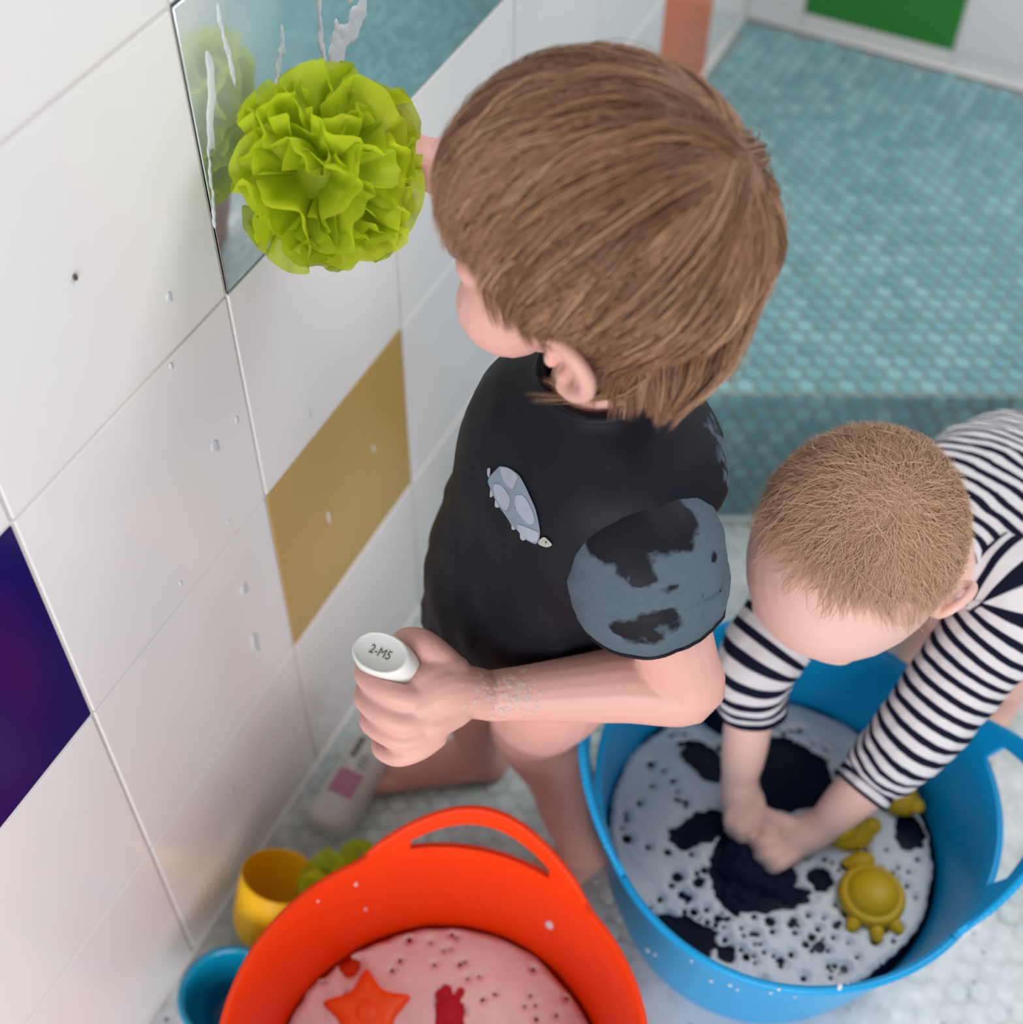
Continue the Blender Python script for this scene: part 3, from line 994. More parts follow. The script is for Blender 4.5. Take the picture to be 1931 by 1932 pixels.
def hair_mesh(C_, A, rad, whorl, inside, n_guides, per, length, width, seed, grav, swirl=.2, lift=(.002, .008), side_w=1.0, steps=16, extra=(), fade=None):
    """strands combed away from the crown over the skull; A rows = forward, left, up; returns mesh with a per-strand tone"""
    g = np.random.default_rng(seed)
    R = np.array(rad)
    w = nrm(np.array(whorl, float))
    G = A @ V(0, 0, -1)
    roots = []
    while len(roots) < n_guides:
        q = nrm(g.normal(size=3))
        if inside(q[None])[0] and (fade is None or g.uniform() < np.clip((fade - q[0]) / .8, 0, 1)): roots.append(q)
    q = np.array(roots)
    L = length * g.uniform(.72, 1.12, n_guides) * np.clip(.70 + .55 * q[:, 2], .42, 1)
    hgt = g.uniform(lift[0], lift[1], n_guides)
    bend = g.normal(size=n_guides) * .18
    P = [q * (R + .0005)]
    p = P[0]
    d_prev = None
    alive = np.ones(n_guides, bool)
    last = np.full(n_guides, steps)
    for i in range(steps):
        u = nrm(p / R)
        nn = nrm(p / R ** 2)
        away = u * (u @ w)[:, None] - w
        away = nrm(away - nn * (away * nn).sum(1, keepdims=True))
        sw = np.cross(np.broadcast_to(w, u.shape), u)
        gt = G - nn * (nn @ G)[:, None]
        prog = (i + 1) / steps
        gw = grav * (.35 + .9 * prog) * np.clip(1.15 - u[:, 2], .2, 1.4)
        d = nrm(away + sw * (swirl + bend)[:, None] + gt * gw[:, None])
        if d_prev is not None: d = nrm(d * .45 + d_prev * .55)
        free = (u[:, 2] < -.42) & (u[:, 0] < .25)
        d = np.where(free[:, None], nrm(d_prev * .75 + G * .25 if d_prev is not None else d), d)
        d_prev = d
        p2 = p + d * (L / steps)[:, None]
        u2 = nrm(p2 / R)
        hh = .0005 + hgt * min(1, 3 * prog) * (1 - .25 * prog)
        surf = u2 * (R + hh[:, None])
        p2 = np.where(free[:, None], p2, surf)
        dead = ~inside(u2, .12) & ~free
        last = np.where(alive & dead, i, last)
        alive &= ~dead
        p = p2
        P.append(p)
    P = np.array(P)                                        # steps+1, guides, 3
    K = 8
    t = np.linspace(0, 1, K)
    pos = t[:, None] * np.maximum(last, 3)[None]
    i0 = np.minimum(pos.astype(int), steps - 1)
    fr = (pos - i0)[..., None]
    gi = np.arange(n_guides)[None]
    Gd = P[i0, gi] * (1 - fr) + P[np.minimum(i0 + 1, steps), gi] * fr          # K, guides, 3
    for e in extra:                                        # hand-laid locks
        Gd = np.concatenate([Gd, spline(np.array(e), 6)[np.linspace(0, 6 * (len(e) - 1), K).astype(int)][:, None]], 1)
    ng = Gd.shape[1]
    S = np.repeat(Gd, per, 1)
    n = S.shape[1]
    off = g.normal(size=(n, 3)) * .0042 * side_w
    off -= nrm(S[0] / R ** 2) * (off * nrm(S[0] / R ** 2)).sum(1, keepdims=True) * .8
    off2 = g.normal(size=(n, 3)) * .0016 * side_w
    tt = t[:, None, None]
    S = S + off[None] * (1 - .72 * tt) + off2[None] * np.sin(tt * 5 + g.uniform(0, 6, (1, n, 1))) * tt
    # keep every strand outside the skull
    u = S / R
    ln = np.linalg.norm(u, axis=2, keepdims=True)
    S = np.where(ln < 1.004, S / ln * 1.004, S)
    dS = nrm(np.gradient(S, axis=0))
    nn = nrm(S / R ** 2)
    sd = nrm(np.cross(dS, nn))
    up_ = np.cross(sd, dS)
    prof = (1 - .25 * np.abs(2 * t - .8)) * np.clip((1 - t) * 2.4, .05, 1)
    ww = width * g.uniform(.6, 1.3, n)
    ring = np.stack([S + sd * (prof[:, None] * ww)[..., None], S + up_ * (prof[:, None] * ww * .7)[..., None], S - sd * (prof[:, None] * ww)[..., None]], 2)   # K,n,3,3
    Vv = ring.transpose(1, 0, 2, 3).reshape(-1, 3)
    base = (np.arange(n) * K * 3)[:, None, None]
    kk = (np.arange(K - 1) * 3)[None, :, None]
    jj = np.array([[0, 1, 4, 3], [1, 2, 5, 4], [2, 0, 3, 5]])
    F_ = (base + kk)[..., None] + jj[None, None].reshape(1, 1, 3, 4)
    F_ = F_.reshape(-1, 4)
    Wd = Vv @ A + C_
    me = bpy.data.meshes.new('hair')
    me.vertices.add(len(Wd))
    me.vertices.foreach_set('co', Wd.astype(np.float32).ravel())
    me.loops.add(F_.size)
    me.loops.foreach_set('vertex_index', F_.astype(np.int32).ravel())
    me.polygons.add(len(F_))
    me.polygons.foreach_set('loop_start', (np.arange(len(F_)) * 4).astype(np.int32))
    me.update(calc_edges=True)
    tone = np.repeat(np.clip(np.repeat(g.normal(size=ng) * .21, per) + g.normal(size=n) * .12 + .5, 0, 1), K * 3)
    attr(me, 'tone', tone)
    attr(me, 'along', np.tile(np.repeat(t, 3), n))
    return me


def hair_mat(name, dark, mid, light, rough=.42):
    s = N(name)
    c = s.ramp(s.attr('tone'), [(0.05, dark), (.5, mid), (.95, light)])
    s.set(Base_Color=c, Roughness=rough)
    s.b.inputs['Specular IOR Level'].default_value = .35
    return s.m


M_hair = hair_mat('light_brown_hair', (.15, .068, .030), (.31, .158, .082), (.48, .285, .17))
M_hairb = hair_mat('blond_fuzz', (.50, .29, .165), (.60, .375, .23), (.67, .455, .31), .5)


def camv(a, b, c): return CR * a + CU * b - CF * c      # right, up, toward the camera


def basis(F0, L0):
    L_ = nrm(L0)
    F_ = nrm(F0 - L_ * np.dot(F0, L_))
    return F_, L_, np.cross(F_, L_)


# ================================================================== toddler
TR = empty('person', (.22, .03, 0), label='toddler with light brown hair and dark tee standing at the tiled wall wiping the mirror', cat='person')
HC = V(0.2428, 0.0146, 0.7350)
Fh, Lh, Uh = basis(camv(-.88, .30, -.36), camv(-.42, -.83, .36))
HA = np.array([Fh, Lh, Uh])
FB, LB = V(-.553, -.833, 0), V(.833, -.553, 0)
Z_ = V(0, 0, 1)
hp = lambda f, l, u: HC + Fh * f + Lh * l + Uh * u
prims = head_prims(HC, Fh, Lh, Uh, 1.0)
prims += ear(HC, Fh, Lh, Uh, hp(-.006, .065, -.025), 1.14)
prims += ear(HC, Fh, -Lh, Uh, hp(-.006, -.064, -.022), 1.02)
neck0, neckt = V(.248, .026, .590), hp(-.014, 0, -.045)
prims.append(tube([neck0 - Z_ * .02, neck0 + Z_ * .008, (neck0 + neckt) / 2, neckt], [.036, .032, .029, .030], 20))
# trunk (kept under the shirt)
chest, belly, pelv = V(.240, .030, .535), V(.222, .026, .42), V(.212, .030, .345)
ax3 = np.array([FB, LB, Z_])
prims += [ball(chest, (.050, .062, .06), ax3, 24, 16), ball(belly, (.064, .064, .085), ax3, 24, 16), ball(pelv, (.058, .066, .055), ax3, 24, 16)]
# left arm
LS, LE, LW = V(0.3018, -0.0196, 0.5350), V(0.3449, -0.0264, 0.4250), V(0.2316, -0.0857, 0.4093)
prims.append(tube([chest + Z_ * .01, LS, LS * .5 + LE * .5, LE * .95 + LS * .05], [.028, .027, .0275, .0255], 20, 6))
LM = LE * .5 + LW * .5
prims.append(tube([LE * .85 + LS * .15, LE + V(.003, -.003, -.004), LE * .72 + LW * .28, LM, LE * .2 + LW * .8, LW], [.0245, .0245, .0255, .0232, .0188, .0170], 20, 6))
# left hand round the bottle: palm, five fingers
prims.append(tube([LW, V(0.2194, -0.0963, 0.4209), V(0.2078, -0.1073, 0.4284), V(0.1990, -0.1199, 0.4273)], [.0165, .0175, .019, .0165], 18, 5))
prims.append(tube([V(0.2078, -0.0961, 0.4317), V(0.1981, -0.1107, 0.4345), V(0.1928, -0.1227, 0.4287)], [.015, .0135, .0095], 14, 4))
prims.append(tube([V(0.2181, -0.1088, 0.4185), V(0.2092, -0.1252, 0.4184), V(0.2037, -0.1332, 0.4144)], [.013, .0125, .0095], 14, 4))
fingers = {
 'index': ([(0.2021, -0.1175, 0.4319), (0.1928, -0.1269, 0.4373), (0.1777, -0.1293, 0.4395), (0.1611, -0.1235, 0.4354), (0.1516, -0.1124, 0.4263)], [.0090, .0086, .0082, .0076, .0064]),
 'middle': ([(0.2061, -0.1255, 0.4244), (0.1961, -0.1380, 0.4264), (0.1810, -0.1399, 0.4291), (0.1654, -0.1337, 0.4249), (0.1568, -0.1230, 0.4152)], [.0090, .0086, .0080, .0074, .0064]),
 'ring': ([(0.2103, -0.1294, 0.4175), (0.1999, -0.1432, 0.4160), (0.1864, -0.1454, 0.4165), (0.1713, -0.1403, 0.4114), (0.1641, -0.1303, 0.4033)], [.0086, .0080, .0075, .0068, .006]),
 'little': ([(0.2142, -0.1299, 0.4105), (0.2080, -0.1416, 0.4078), (0.1975, -0.1500, 0.4039), (0.1840, -0.1478, 0.3974), (0.1764, -0.1393, 0.3908)], [.0082, .0076, .0070, .0064, .0056]),
 'thumb': ([(0.2084, -0.0936, 0.4307), (0.1950, -0.0920, 0.4418), (0.1830, -0.0892, 0.4443), (0.1710, -0.0873, 0.4370), (0.1644, -0.0879, 0.4285)], [.0125, .011, .0095, .0088, .0072])}
for P, R in fingers.values(): prims.append(tube([V(*p) for p in P], R, 14, 5))
# right arm reaching up to the mirror
RS = V(.203, .080, .560)
RH = V(0.0960, 0.0878, 0.6768)
RE = V(.158, .145, .635)
prims.append(tube([chest + Z_ * .02, RS, RS * .5 + RE * .5, RE], [.03, .030, .027, .024], 20, 6))
prims.append(tube([RE * .9 + RS * .1, RE, RE * .6 + RH * .4, RE * .2 + RH * .8, RH], [.024, .024, .023, .018, .016], 20, 6))
PC = RH + V(-.016, -.004, .006)
prims.append(tube([RH, PC], [.016, .017], 16, 4))
tgt = V(0.0500, 0.1037, 0.6454)
fd = nrm(V(-.75, -.35, .12))
for k, (dz, dy, ln) in enumerate(((.018, .006, .040), (.007, .003, .043), (-.005, -.001, .040), (-.016, -.004, .033))):
    b_ = PC + V(.002, dy, dz)
    prims.append(tube([b_, b_ + fd * ln * .45 + V(.006, -.010, 0), b_ + fd * ln * .8 + V(-.002, -.016, 0), b_ + fd * ln + V(-.010, -.012, 0)], [.0092, .0088, .008, .0068], 12, 4))
prims.append(tube([RH + V(.0, -.008, .006), PC + V(-.004, -.018, .014), PC + V(-.018, -.028, .016)], [.011, .0095, .0075], 12, 4))
# legs
LHip, LK, LA = V(.240, .004, .325), V(0.2118, 0.0284, 0.1780), V(0.2726, 0.0168, 0.0450)
prims.append(tube([pelv + LB * .02, LHip, LHip * .5 + LK * .5, LK + V(0, 0, .012)], [.05, .052, .044, .033], 22, 6))
prims.append(tube([LK + V(0, 0, .014), LK + V(.004, .002, -.012), LK * .62 + LA * .38 + V(.006, .006, 0), LK * .3 + LA * .7, LA], [.034, .0315, .030, .024, .0195], 22, 6))


def foot(A_, d, ln, s_=1.0):
    d = nrm(d)
    sd = np.cross(Z_, d)
    hl = V(A_[0], A_[1], 0) - d * .018
    P = lambda a, b, z: V(A_[0], A_[1], 0) + d * a + sd * b + Z_ * z
    pr = [tube([V(*A_), P(-.004, 0, .03), P(-.012, 0, .019)], [.0195, .0205, .018], 16, 4),
          tube([P(-.012, 0, .018), P(.02, 0, .020), P(.05, 0, .017), P(ln - .038, 0, .0135)], [.0175, .0195, .0205, .0185], 18, 5, ref=Z_, flat=1.15)]
    for k, (b, l2, r) in enumerate(((.0175, .034, .0088), (.0065, .031, .0066), (-.0025, .028, .0063), (-.011, .024, .006), (-.0185, .019, .0058))):
        pr.append(tube([P(ln - .05, b * .75, .0115), P(ln - .034 + l2 * .5, b, .0115), P(ln - .036 + l2, b * 1.02, r * .95)], [r * 1.15, r, r * .95], 10, 4))
    return pr


LFd = V(-.42, -.90, 0)
prims += foot(LA, LFd, .112)
RHip = V(.184, .058, .325)
RA = V(0.1450, 0.0640, 0.0450)
RK = V(.128, .064, .185)
prims.append(tube([pelv - LB * .02, RHip, RHip * .5 + RK * .5, RK + V(0, 0, .012)], [.05, .052, .043, .033], 22, 6))
prims.append(tube([RK + V(0, 0, .014), RK + V(0, 0, -.012), RK * .6 + RA * .4 + V(.006, .004, 0), RK * .3 + RA * .7, RA], [.034, .0315, .030, .024, .0195], 22, 6))
prims += foot(RA, V(0.0632, 0.0170, 0.0000) - V(RA[0], RA[1], 0), .112)
body = fuse('body', prims, .0015, 3, M_skin, TR)
for k in (-1, 1):
    v, f = ball(hp(.066, .027 * k, -.006), (.011, .011, .011), n=18, m_=12)
    link('eye', mesh(v, f), M_eye, TR)

# dry and wet jersey with painted fold highlights
s = N('toddler_jersey')
w_ = s.math('ADD', s.attr('dry_lit'), s.math('MULTIPLY', s.math('SUBTRACT', s.noise(38, 4), .5), 1.1))
w_ = s.math('ADD', w_, s.math('MULTIPLY', s.math('SUBTRACT', s.noise(90, 2), .5), .45))
mr = s.n('ShaderNodeMapRange', i_1=.45, i_2=.58)
s.l(w_, mr.inputs[0])
colr = s.mix(mr.outputs[0], (.0035, .0045, .009), s.mix(s.noise(300, 2), (.065, .092, .122), (.09, .122, .155)))
s.bump(s.noise(700, 2), .12, .0005)
s.set(Base_Color=colr, Roughness=s.math('ADD', .6, s.math('MULTIPLY', mr.outputs[0], .3)), Specular_IOR_Level=.22)
M_tee = s.m

rz = [(.322, V(.212, .028), .078, .082, 2.3), (.336, V(.212, .028), .082, .085, 2.3), (.38, V(.216, .028), .084, .086, 2.2), (.43, V(.222, .029), .083, .085, 2.2), (.48, V(.233, .031), .080, .085, 2.3),
      (.525, V(.242, .033), .078, .087, 2.4), (.556, V(.247, .033), .074, .088, 2.4), (.581, V(.249, .031), .063, .079, 2.2), (.599, V(.249, .028), .049, .060, 2.0), (.611, V(.249, .027), .040, .045, 2.0), (.619, V(.248, .026), .0365, .0385, 2.0)]
kz = spline(np.array([[z, c[0], c[1], a, b, p] for z, c, a, b, p in rz]), 5)
rings = [(V(x, y, z), FB, LB, a, b, p) for z, x, y, a, b, p in kz]
v, f = loft(rings, 96)
cen = np.repeat(np.array([r[0] for r in rings]), 96, 0)
rad = nrm(v - cen)
zz = (v[:, 2] - .32) / .28
fold = .0044 * wob(v * V(1, 1, .35) + V(0, 0, 0), .030, 3) + .0022 * wob(v @ np.array([[1, 0, .6], [0, 1, .4], [0, 0, .9]]), .018, 4)
v = v + rad * (fold * np.clip(1.15 - zz, .25, 1))[:, None]
v[:, 2] += .042 * np.clip(((v - cen) @ LB) / .085, 0, 1) * np.clip((.40 - v[:, 2]) / .08, 0, 1)
v[:96, 2] += .004 * wob(v[:96], .05, 8)
me = mesh(v, f)
shL = (v - chest) @ LB
shB = -(v - chest) @ FB
dry_lit = .10 + .55 * np.exp(-((v - V(0.3197, 0.0540, 0.5527)) ** 2).sum(1) / .0016) + .25 * np.exp(-((v[:, 2] - .50) ** 2 / .004)) * (shB > .02)  # back shoulder term paints slate highlights of the folds into the dry tone
attr(me, 'dry_lit', dry_lit)
shirt = link('tee_shirt', me, M_tee, TR)
md = shirt.modifiers.new('t', 'SOLIDIFY')
md.thickness = .0018
# ribbed neckband
ncx = V(.248, .026, .617)
v, f = tube([ncx + FB * .0345 * math.cos(t) + LB * .0365 * math.sin(t) + Z_ * (.002 - .006 * math.cos(t)) for t in np.linspace(0, 2 * math.pi, 25)], .0042, 8, 2, cap=False)
link('neckband', mesh(v, f), M_tee, shirt)


def sleeve(name, P, R, n, parent, mat, dryf=None, seed=0, foldw=.0022, hem=True, ref=None):
    v, f = tube(P, R, 72, 12, cap=False, ends=False, ref=ref)
    m_ = len(v) // 72
    c = v.reshape(m_, 72, 3).mean(1)
    rd = nrm(v - np.repeat(c, 72, 0))
    v = v + rd * (foldw * wob(v, .022, seed) + foldw * .6 * wob(v, .010, seed + 1))[:, None]
    al = np.concatenate([[0], np.cumsum(np.linalg.norm(np.diff(c, axis=0), axis=1))])
    me = mesh(v, f)
    attr(me, 'along', np.repeat(al, 72))
    if dryf is not None: attr(me, 'dry_lit', dryf(v))
    o = link(name, me, mat, parent)
    md = o.modifiers.new('t', 'SOLIDIFY')
    md.thickness = .0016
    if hem:
        e = v[-72:]
        ec = e.mean(0)
        q = np.vstack([e, e[:1]])
        hv, hf = tube(ec + (q - ec) * 1.0, .0016, 6, 1, cap=False)
        hm = mesh(hv, hf)
        attr(hm, 'dry_lit', np.full(len(hv), .25))
        attr(hm, 'along', np.full(len(hv), .0026))
        link('sleeve_hem', hm, mat, o)
    return o


SE = V(0.3145, -0.0222, 0.4870)
lsl = sleeve('sleeve', [chest + LB * .036 + Z_ * .002 - FB * .004, LS - LB * .006 - FB * .004, LS * .58 + SE * .42, SE * .78 + LS * .22, SE], [.042, .0475, .0500, .0490, .0450], 5, shirt, M_tee, lambda v: np.full(len(v), .80), 5, .0011)
bsl = BVHTree.FromPolygons([tuple(x.co) for x in lsl.data.vertices], [tuple(p.vertices) for p in lsl.data.polygons])
co = np.empty(len(lsl.data.vertices) * 3)
lsl.data.vertices.foreach_get('co', co)
co = co.reshape(-1, 3)
dry_lit = np.full(len(co), .80)
for x, y, amt, rad_ in ((1150, 1005, .75, .014), (1215, 990, .8, .015), (1270, 985, .7, .012), (1190, 1035, .45, .008), (1205, 1098, .62, .0048), (1222, 1085, .62, .0046), (1238, 1104, .4, .003), (1262, 1116, .55, .0034), (1276, 1102, .45, .0026),
                        (1228, 1168, .45, .0065), (1262, 1158, .42, .006), (1195, 1192, .42, .009), (1240, 1200, .40, .009), (1300, 1182, .30, .008), (1160, 1185, .40, .006), (1345, 1050, .5, .004), (1180, 1085, .4, .005), (1330, 1120, .4, .004)):
    h = bsl.ray_cast(Vector(CO), Vector(CF + CR * (x - 965.5) / 2596.51 - CU * (y - 966) / 2596.51).normalized())
    if h[0] is None: continue
    dry_lit -= amt * np.exp(-((co - np.array(h[0])) ** 2).sum(1) / (rad_ * 1.1) ** 2)
lsl.data.attributes['dry_lit'].data.foreach_set('value', dry_lit.astype(np.float32))
se2 = RS * .45 + RE * .55
sleeve('sleeve', [chest - LB * .030 + Z_ * .010, RS, RS * .6 + se2 * .4, se2], [.032, .036, .036, .035], 5, shirt, M_tee, lambda v: np.full(len(v), .15), 7)

# shorts under the shirt hem
rings = []
for z, cx, cy, a, b in ((.258, .212, .030, .062, .080), (.285, .212, .030, .068, .082), (.33, .213, .027, .068, .078), (.36, .216, .027, .064, .074)): rings.append((V(cx, cy, z), FB, LB, a, b, 2.4))
M_short = plain('navy_shorts', (.008, .010, .018), .8, 200)
pr = [ball(pelv + Z_ * .006, (.062, .071, .048), ax3, 24, 14), ball(LHip + Z_ * .022, (.050, .050, .03)), ball(RHip + Z_ * .022, (.050, .050, .03))]
fuse('shorts', pr, .003, 4, M_short, TR)

# printed spotted animal on the chest, laid onto the jersey
dg = bpy.context.evaluated_depsgraph_get()
bv = BVHTree.FromPolygons([Vector(p) for p in [tuple(x.co) for x in shirt.data.vertices]], [tuple(p.vertices) for p in shirt.data.polygons])


def onto(x, y, lift=.0016):
    d = Vector(CF + CR * (x - 965.5) / 2596.51 - CU * (y - 966) / 2596.51).normalized()
    h = bv.ray_cast(Vector(CO), d)
    if h[0] is None: return None
    return np.array(h[0] - d * lift)


def print_patch(name, poly, mat, lift, parent):
    """flat print: outline filled with a fan of small cells and laid on the cloth"""
    poly = np.array(poly, float)
    q = spline(np.vstack([poly, poly[:1]]), 4)[:-1]
    c = q.mean(0)
    rows = [c + (q - c) * s_ for s_ in (.02, .25, .5, .75, .9, 1)]
    v = [onto(x, y, lift) for r in rows for x, y in r]
    if any(x is None for x in v): 
        print('PRINT MISSED', name)
        return None
    n = len(q)
    f = [(i * n + j, i * n + (j + 1) % n, (i + 1) * n + (j + 1) % n, (i + 1) * n + j) for i in range(len(rows) - 1) for j in range(n)]
    return link(name, mesh(v, f), mat, parent)


M_p1 = plain('print_blue_grey', (.17, .215, .28), .75, vary=.12)
M_p2 = plain('print_pale_grey', (.30, .33, .39), .75, vary=.12)
M_p3 = plain('print_cream', (.33, .34, .30), .75)
M_p4 = plain('print_eye', (.05, .06, .05), .7)
Zm = lambda x, y: (880 + x * .10357, 850 + y * .10357)
pm = print_patch('printed_animal', [Zm(*p) for p in ((610, 285), (760, 310), (940, 430), (1060, 620), (1180, 880), (1270, 1100), (1340, 1450), (1330, 1600), (1270, 1700), (1150, 1660), (1060, 1600), (950, 1480), (900, 1430), (830, 1370), (740, 1220), (620, 1050), (520, 880), (440, 690), (395, 570), (440, 460))], M_p1, .0016, shirt)
sub = shirt
for poly in (((610, 300), (780, 330), (930, 450), (900, 580), (830, 700), (700, 580), (640, 440)), ((520, 600), (640, 640), (740, 760), (800, 900), (740, 1080), (640, 1030), (540, 860), (490, 700)),
             ((900, 820), (1010, 810), (1100, 900), (1200, 1100), (1240, 1280), (1170, 1350), (1060, 1280), (940, 1120), (880, 960)), ((930, 1340), (1060, 1380), (1200, 1440), (1320, 1500), (1290, 1640), (1180, 1650), (1030, 1550), (940, 1450))):
    print_patch('printed_spot', [Zm(*p) for p in poly], M_p2, .0021, shirt)
print_patch('printed_head', [Zm(*p) for p in ((1340, 1620), (1420, 1580), (1500, 1640), (1560, 1720), (1480, 1760), (1380, 1740), (1310, 1690))], M_p3, .0021, shirt)
print_patch('printed_eye', [Zm(*p) for p in ((1440, 1650), (1470, 1665), (1465, 1690), (1440, 1690))], M_p4, .0026, shirt)
for poly in (((440, 700), (490, 800), (460, 850), (430, 830)), ((530, 890), (600, 1010), (570, 1040), (520, 1010)), ((830, 1340), (890, 1420), (860, 1450), (825, 1420)), ((980, 1500), (1080, 1600), (1040, 1640), (985, 1600)), ((385, 330), (435, 325), (430, 440), (405, 490), (380, 420))):
    print_patch('printed_leg', [Zm(*p) for p in poly], M_p2, .0019, shirt)

# hair
def scalp(q, slack=0.0):
    f_, l_, u_ = q[:, 0], np.abs(q[:, 1]), q[:, 2]
    lim = np.where(f_ > .45, .30, np.where(f_ > .12, .30 - (.45 - f_) * 1.15, np.where(f_ > -.16, -.06 - .2 * (l_ < .8), np.maximum(-.62, -.27 + (f_ + .16) * 1.0))))
    return u_ > lim - slack * np.where(f_ > .12, 1.1, 1.2)


HR = V(.0845, .0695, .077)
HOF = hp(-.008, 0, .010)
loc = lambda P: ((np.asarray(P) - HOF) @ HA.T)
tuft = []
g = np.random.default_rng(4)
for k in range(16):
    a = g.uniform(-.5, .5)
    r0 = V(0.3160, -0.0164, 0.7091) + CR * a * .045 + CU * g.uniform(-.01, .02)
    tuft.append(loc(np.array([r0, V(0.3179, -0.0277, 0.6935) + CR * a * .035, V(0.3144, -0.0367, 0.6789) + CR * a * .018, V(0.3107, -0.0405, 0.6643) + CR * a * .008 + CU * g.uniform(-.002, .005)])))
for k in range(9):
    a = g.uniform(-1, 1)
    tuft.append(loc(np.array([V(0.2916, -0.0303, 0.6879) + CU * a * .008, V(0.2798, -0.0348, 0.6718) + CU * a * .006, V(0.2618, -0.0382, 0.6627) + CU * a * .004, V(0.2429, -0.0412, 0.6592) + CU * a * .009 - CR * g.uniform(-.01, .012)])))


def on_head(x, y, k=1.075):
    """where the sight line at x, y meets the combed hair"""
    d = CF + CR * (x - 965.5) / 2596.51 - CU * (y - 966) / 2596.51
    o_, d_ = (HA @ (CO - HOF)) / (HR * k), (HA @ d) / (HR * k)
    a_, b_, c_ = d_ @ d_, o_ @ d_, o_ @ o_ - 1
    t_ = (-b_ - math.sqrt(max(0, b_ * b_ - a_ * c_))) / a_
    return HA @ (CO + d * t_ - HOF)


for path in (((1010, 430), (940, 480), (915, 540), (938, 615)), ((1040, 470), (975, 520), (955, 570), (962, 625)), ((1060, 500), (1000, 560), (985, 605), (1003, 652)), ((1090, 530), (1035, 585), (1020, 625), (1036, 668)),
             ((950, 300), (880, 340), (838, 390), (842, 470)), ((960, 330), (900, 370), (872, 410), (866, 470)), ((980, 370), (915, 410), (892, 460), (905, 535)), ((1130, 560), (1080, 600), (1055, 630), (1052, 655))):
    for k in range(5):
        jx, jy = g.normal(size=2) * (7, 5)
        tuft.append(np.array([on_head(x + jx * (1 - i * .22), y + jy * (1 - i * .22), 1.085 - .022 * (i == 3)) for i, (x, y) in enumerate(path)]))
hm = hair_mesh(HOF, HA, HR, (-.80, -.33, .48), scalp, 950, 22, .125, .00045, 5, .55, .10, (.002, .0085), 1.0, 18, tuft)
hair = link('hair', hm, M_hair, TR)
v, f = ball(HOF, HR + .0012, HA, 64, 40)
q = nrm(((v - HOF) @ HA.T) / HR)
ok = scalp(q, .02)
f = [x for x in f if all(ok[i] for i in x)]
mm = mesh(v, f)
attr(mm, 'tone', np.full(len(v), .18))
link('hair_base', mm, M_hair, hair)

# bottle in the left hand: flattened oval, its flat end towards the viewer
HB = V(0.1667, -0.1135, 0.4552)
bax = nrm(V(0.1843, -0.0861, 0.3461) - HB)
maj = nrm(V(0.1873, -0.1108, 0.4422) - HB)
maj = nrm(maj - bax * np.dot(maj, bax))
mnr = np.cross(bax, maj)
root = empty('shower_gel_bottle', HB + bax * .05, label='white oval bottle gripped upside down in the toddler left hand', cat='bottle')
rings = [(HB + bax * z, maj, mnr, .0212 * k, .0140 * k, 2.15) for z, k in ((.0012, .02), (.0012, .80), (.0004, .86), (0, .92), (.0012, .98), (.003, 1.0), (.010, 1.06), (.03, 1.12), (.075, 1.12), (.09, 1.0), (.095, .6), (.096, .05))]
v, f = loft(rings, 48)
hb = link('bottle_body', mesh(v, f), M_bottle, root)
# batch print: small grey characters on the flat end
import_font = bpy.data.curves.new('batch', 'FONT')
import_font.body = '2-M5'
import_font.size = .0085
import_font.align_x = 'CENTER'
import_font.align_y = 'CENTER'
import_font.extrude = .00008
tobj = bpy.data.objects.new('batch', import_font)
COL.objects.link(tobj)
tm = bpy.data.meshes.new_from_object(tobj.evaluated_get(bpy.context.evaluated_depsgraph_get()))
bpy.data.objects.remove(tobj)
tm.materials.clear()
xa, za = maj, -bax
ya = np.cross(za, xa)
for vv in tm.vertices:
    c = vv.co
    vv.co = Vector(HB + bax * .0009 + xa * c.x * .92 + ya * c.y + za * c.z)
link('batch_print', tm, M_print, hb, smooth=False)

# ================================================================== baby
BR = empty('person', (.53, .39, 0), label='baby with sparse blond hair in navy striped top leaning over the blue tub', cat='person')
BH = V(0.4119, 0.1103, 0.4470)
bF, bL, bU = basis(camv(-.42, -.70, -.50), camv(.82, -.50, .22))
BA = np.array([bF, bL, bU])
bp_ = lambda f, l, u: BH + bF * f + bL * l + bU * u
bs = 1.03
prims = head_prims(BH, bF, bL, bU, bs)
prims += ear(BH, bF, bL, bU, bp_(.004, .067, -.012), 1.0)
prims += ear(BH, bF, -bL, bU, bp_(-.012, -.056, -.028), .74)
bn = V(.468, .190, .375)                      # base of the neck
bh = V(.535, .395, .265)                      # hips
bax_ = nrm(bh - bn)
bl = nrm(V(.93, -.33, 0.02))
bl = nrm(bl - bax_ * np.dot(bl, bax_))
bb = np.cross(bl, bax_)
bb = bb if bb[2] > 0 else -bb                 # back of the baby, upwards
prims.append(tube([bn, (bn + bp_(-.02, 0, -.04)) / 2, bp_(-.015, 0, -.04)], [.034, .031, .031], 18, 4))
Ab = np.array([bl, bb, bax_])
prims += [ball(bn + bax_ * .06, (.068, .05, .06), Ab, 22, 14), ball(bn + bax_ * .14, (.07, .058, .075), Ab, 22, 14), ball(bh, (.075, .062, .055), Ab, 22, 14)]
bLS, bRS = bn + bl * .062 + bax_ * .025 - bb * .004, bn - bl * .062 + bax_ * .022 - bb * .004
bLE, bLW = V(0.5016, 0.1183, 0.2550), V(0.4639, 0.0791, 0.1410)
bRE, bRW = V(0.3700, 0.1104, 0.2850), V(0.3843, 0.0814, 0.1550)
prims.append(tube([bn + bax_ * .03, bLS, bLS * .5 + bLE * .5, bLE], [.03, .028, .025, .022], 18, 5))
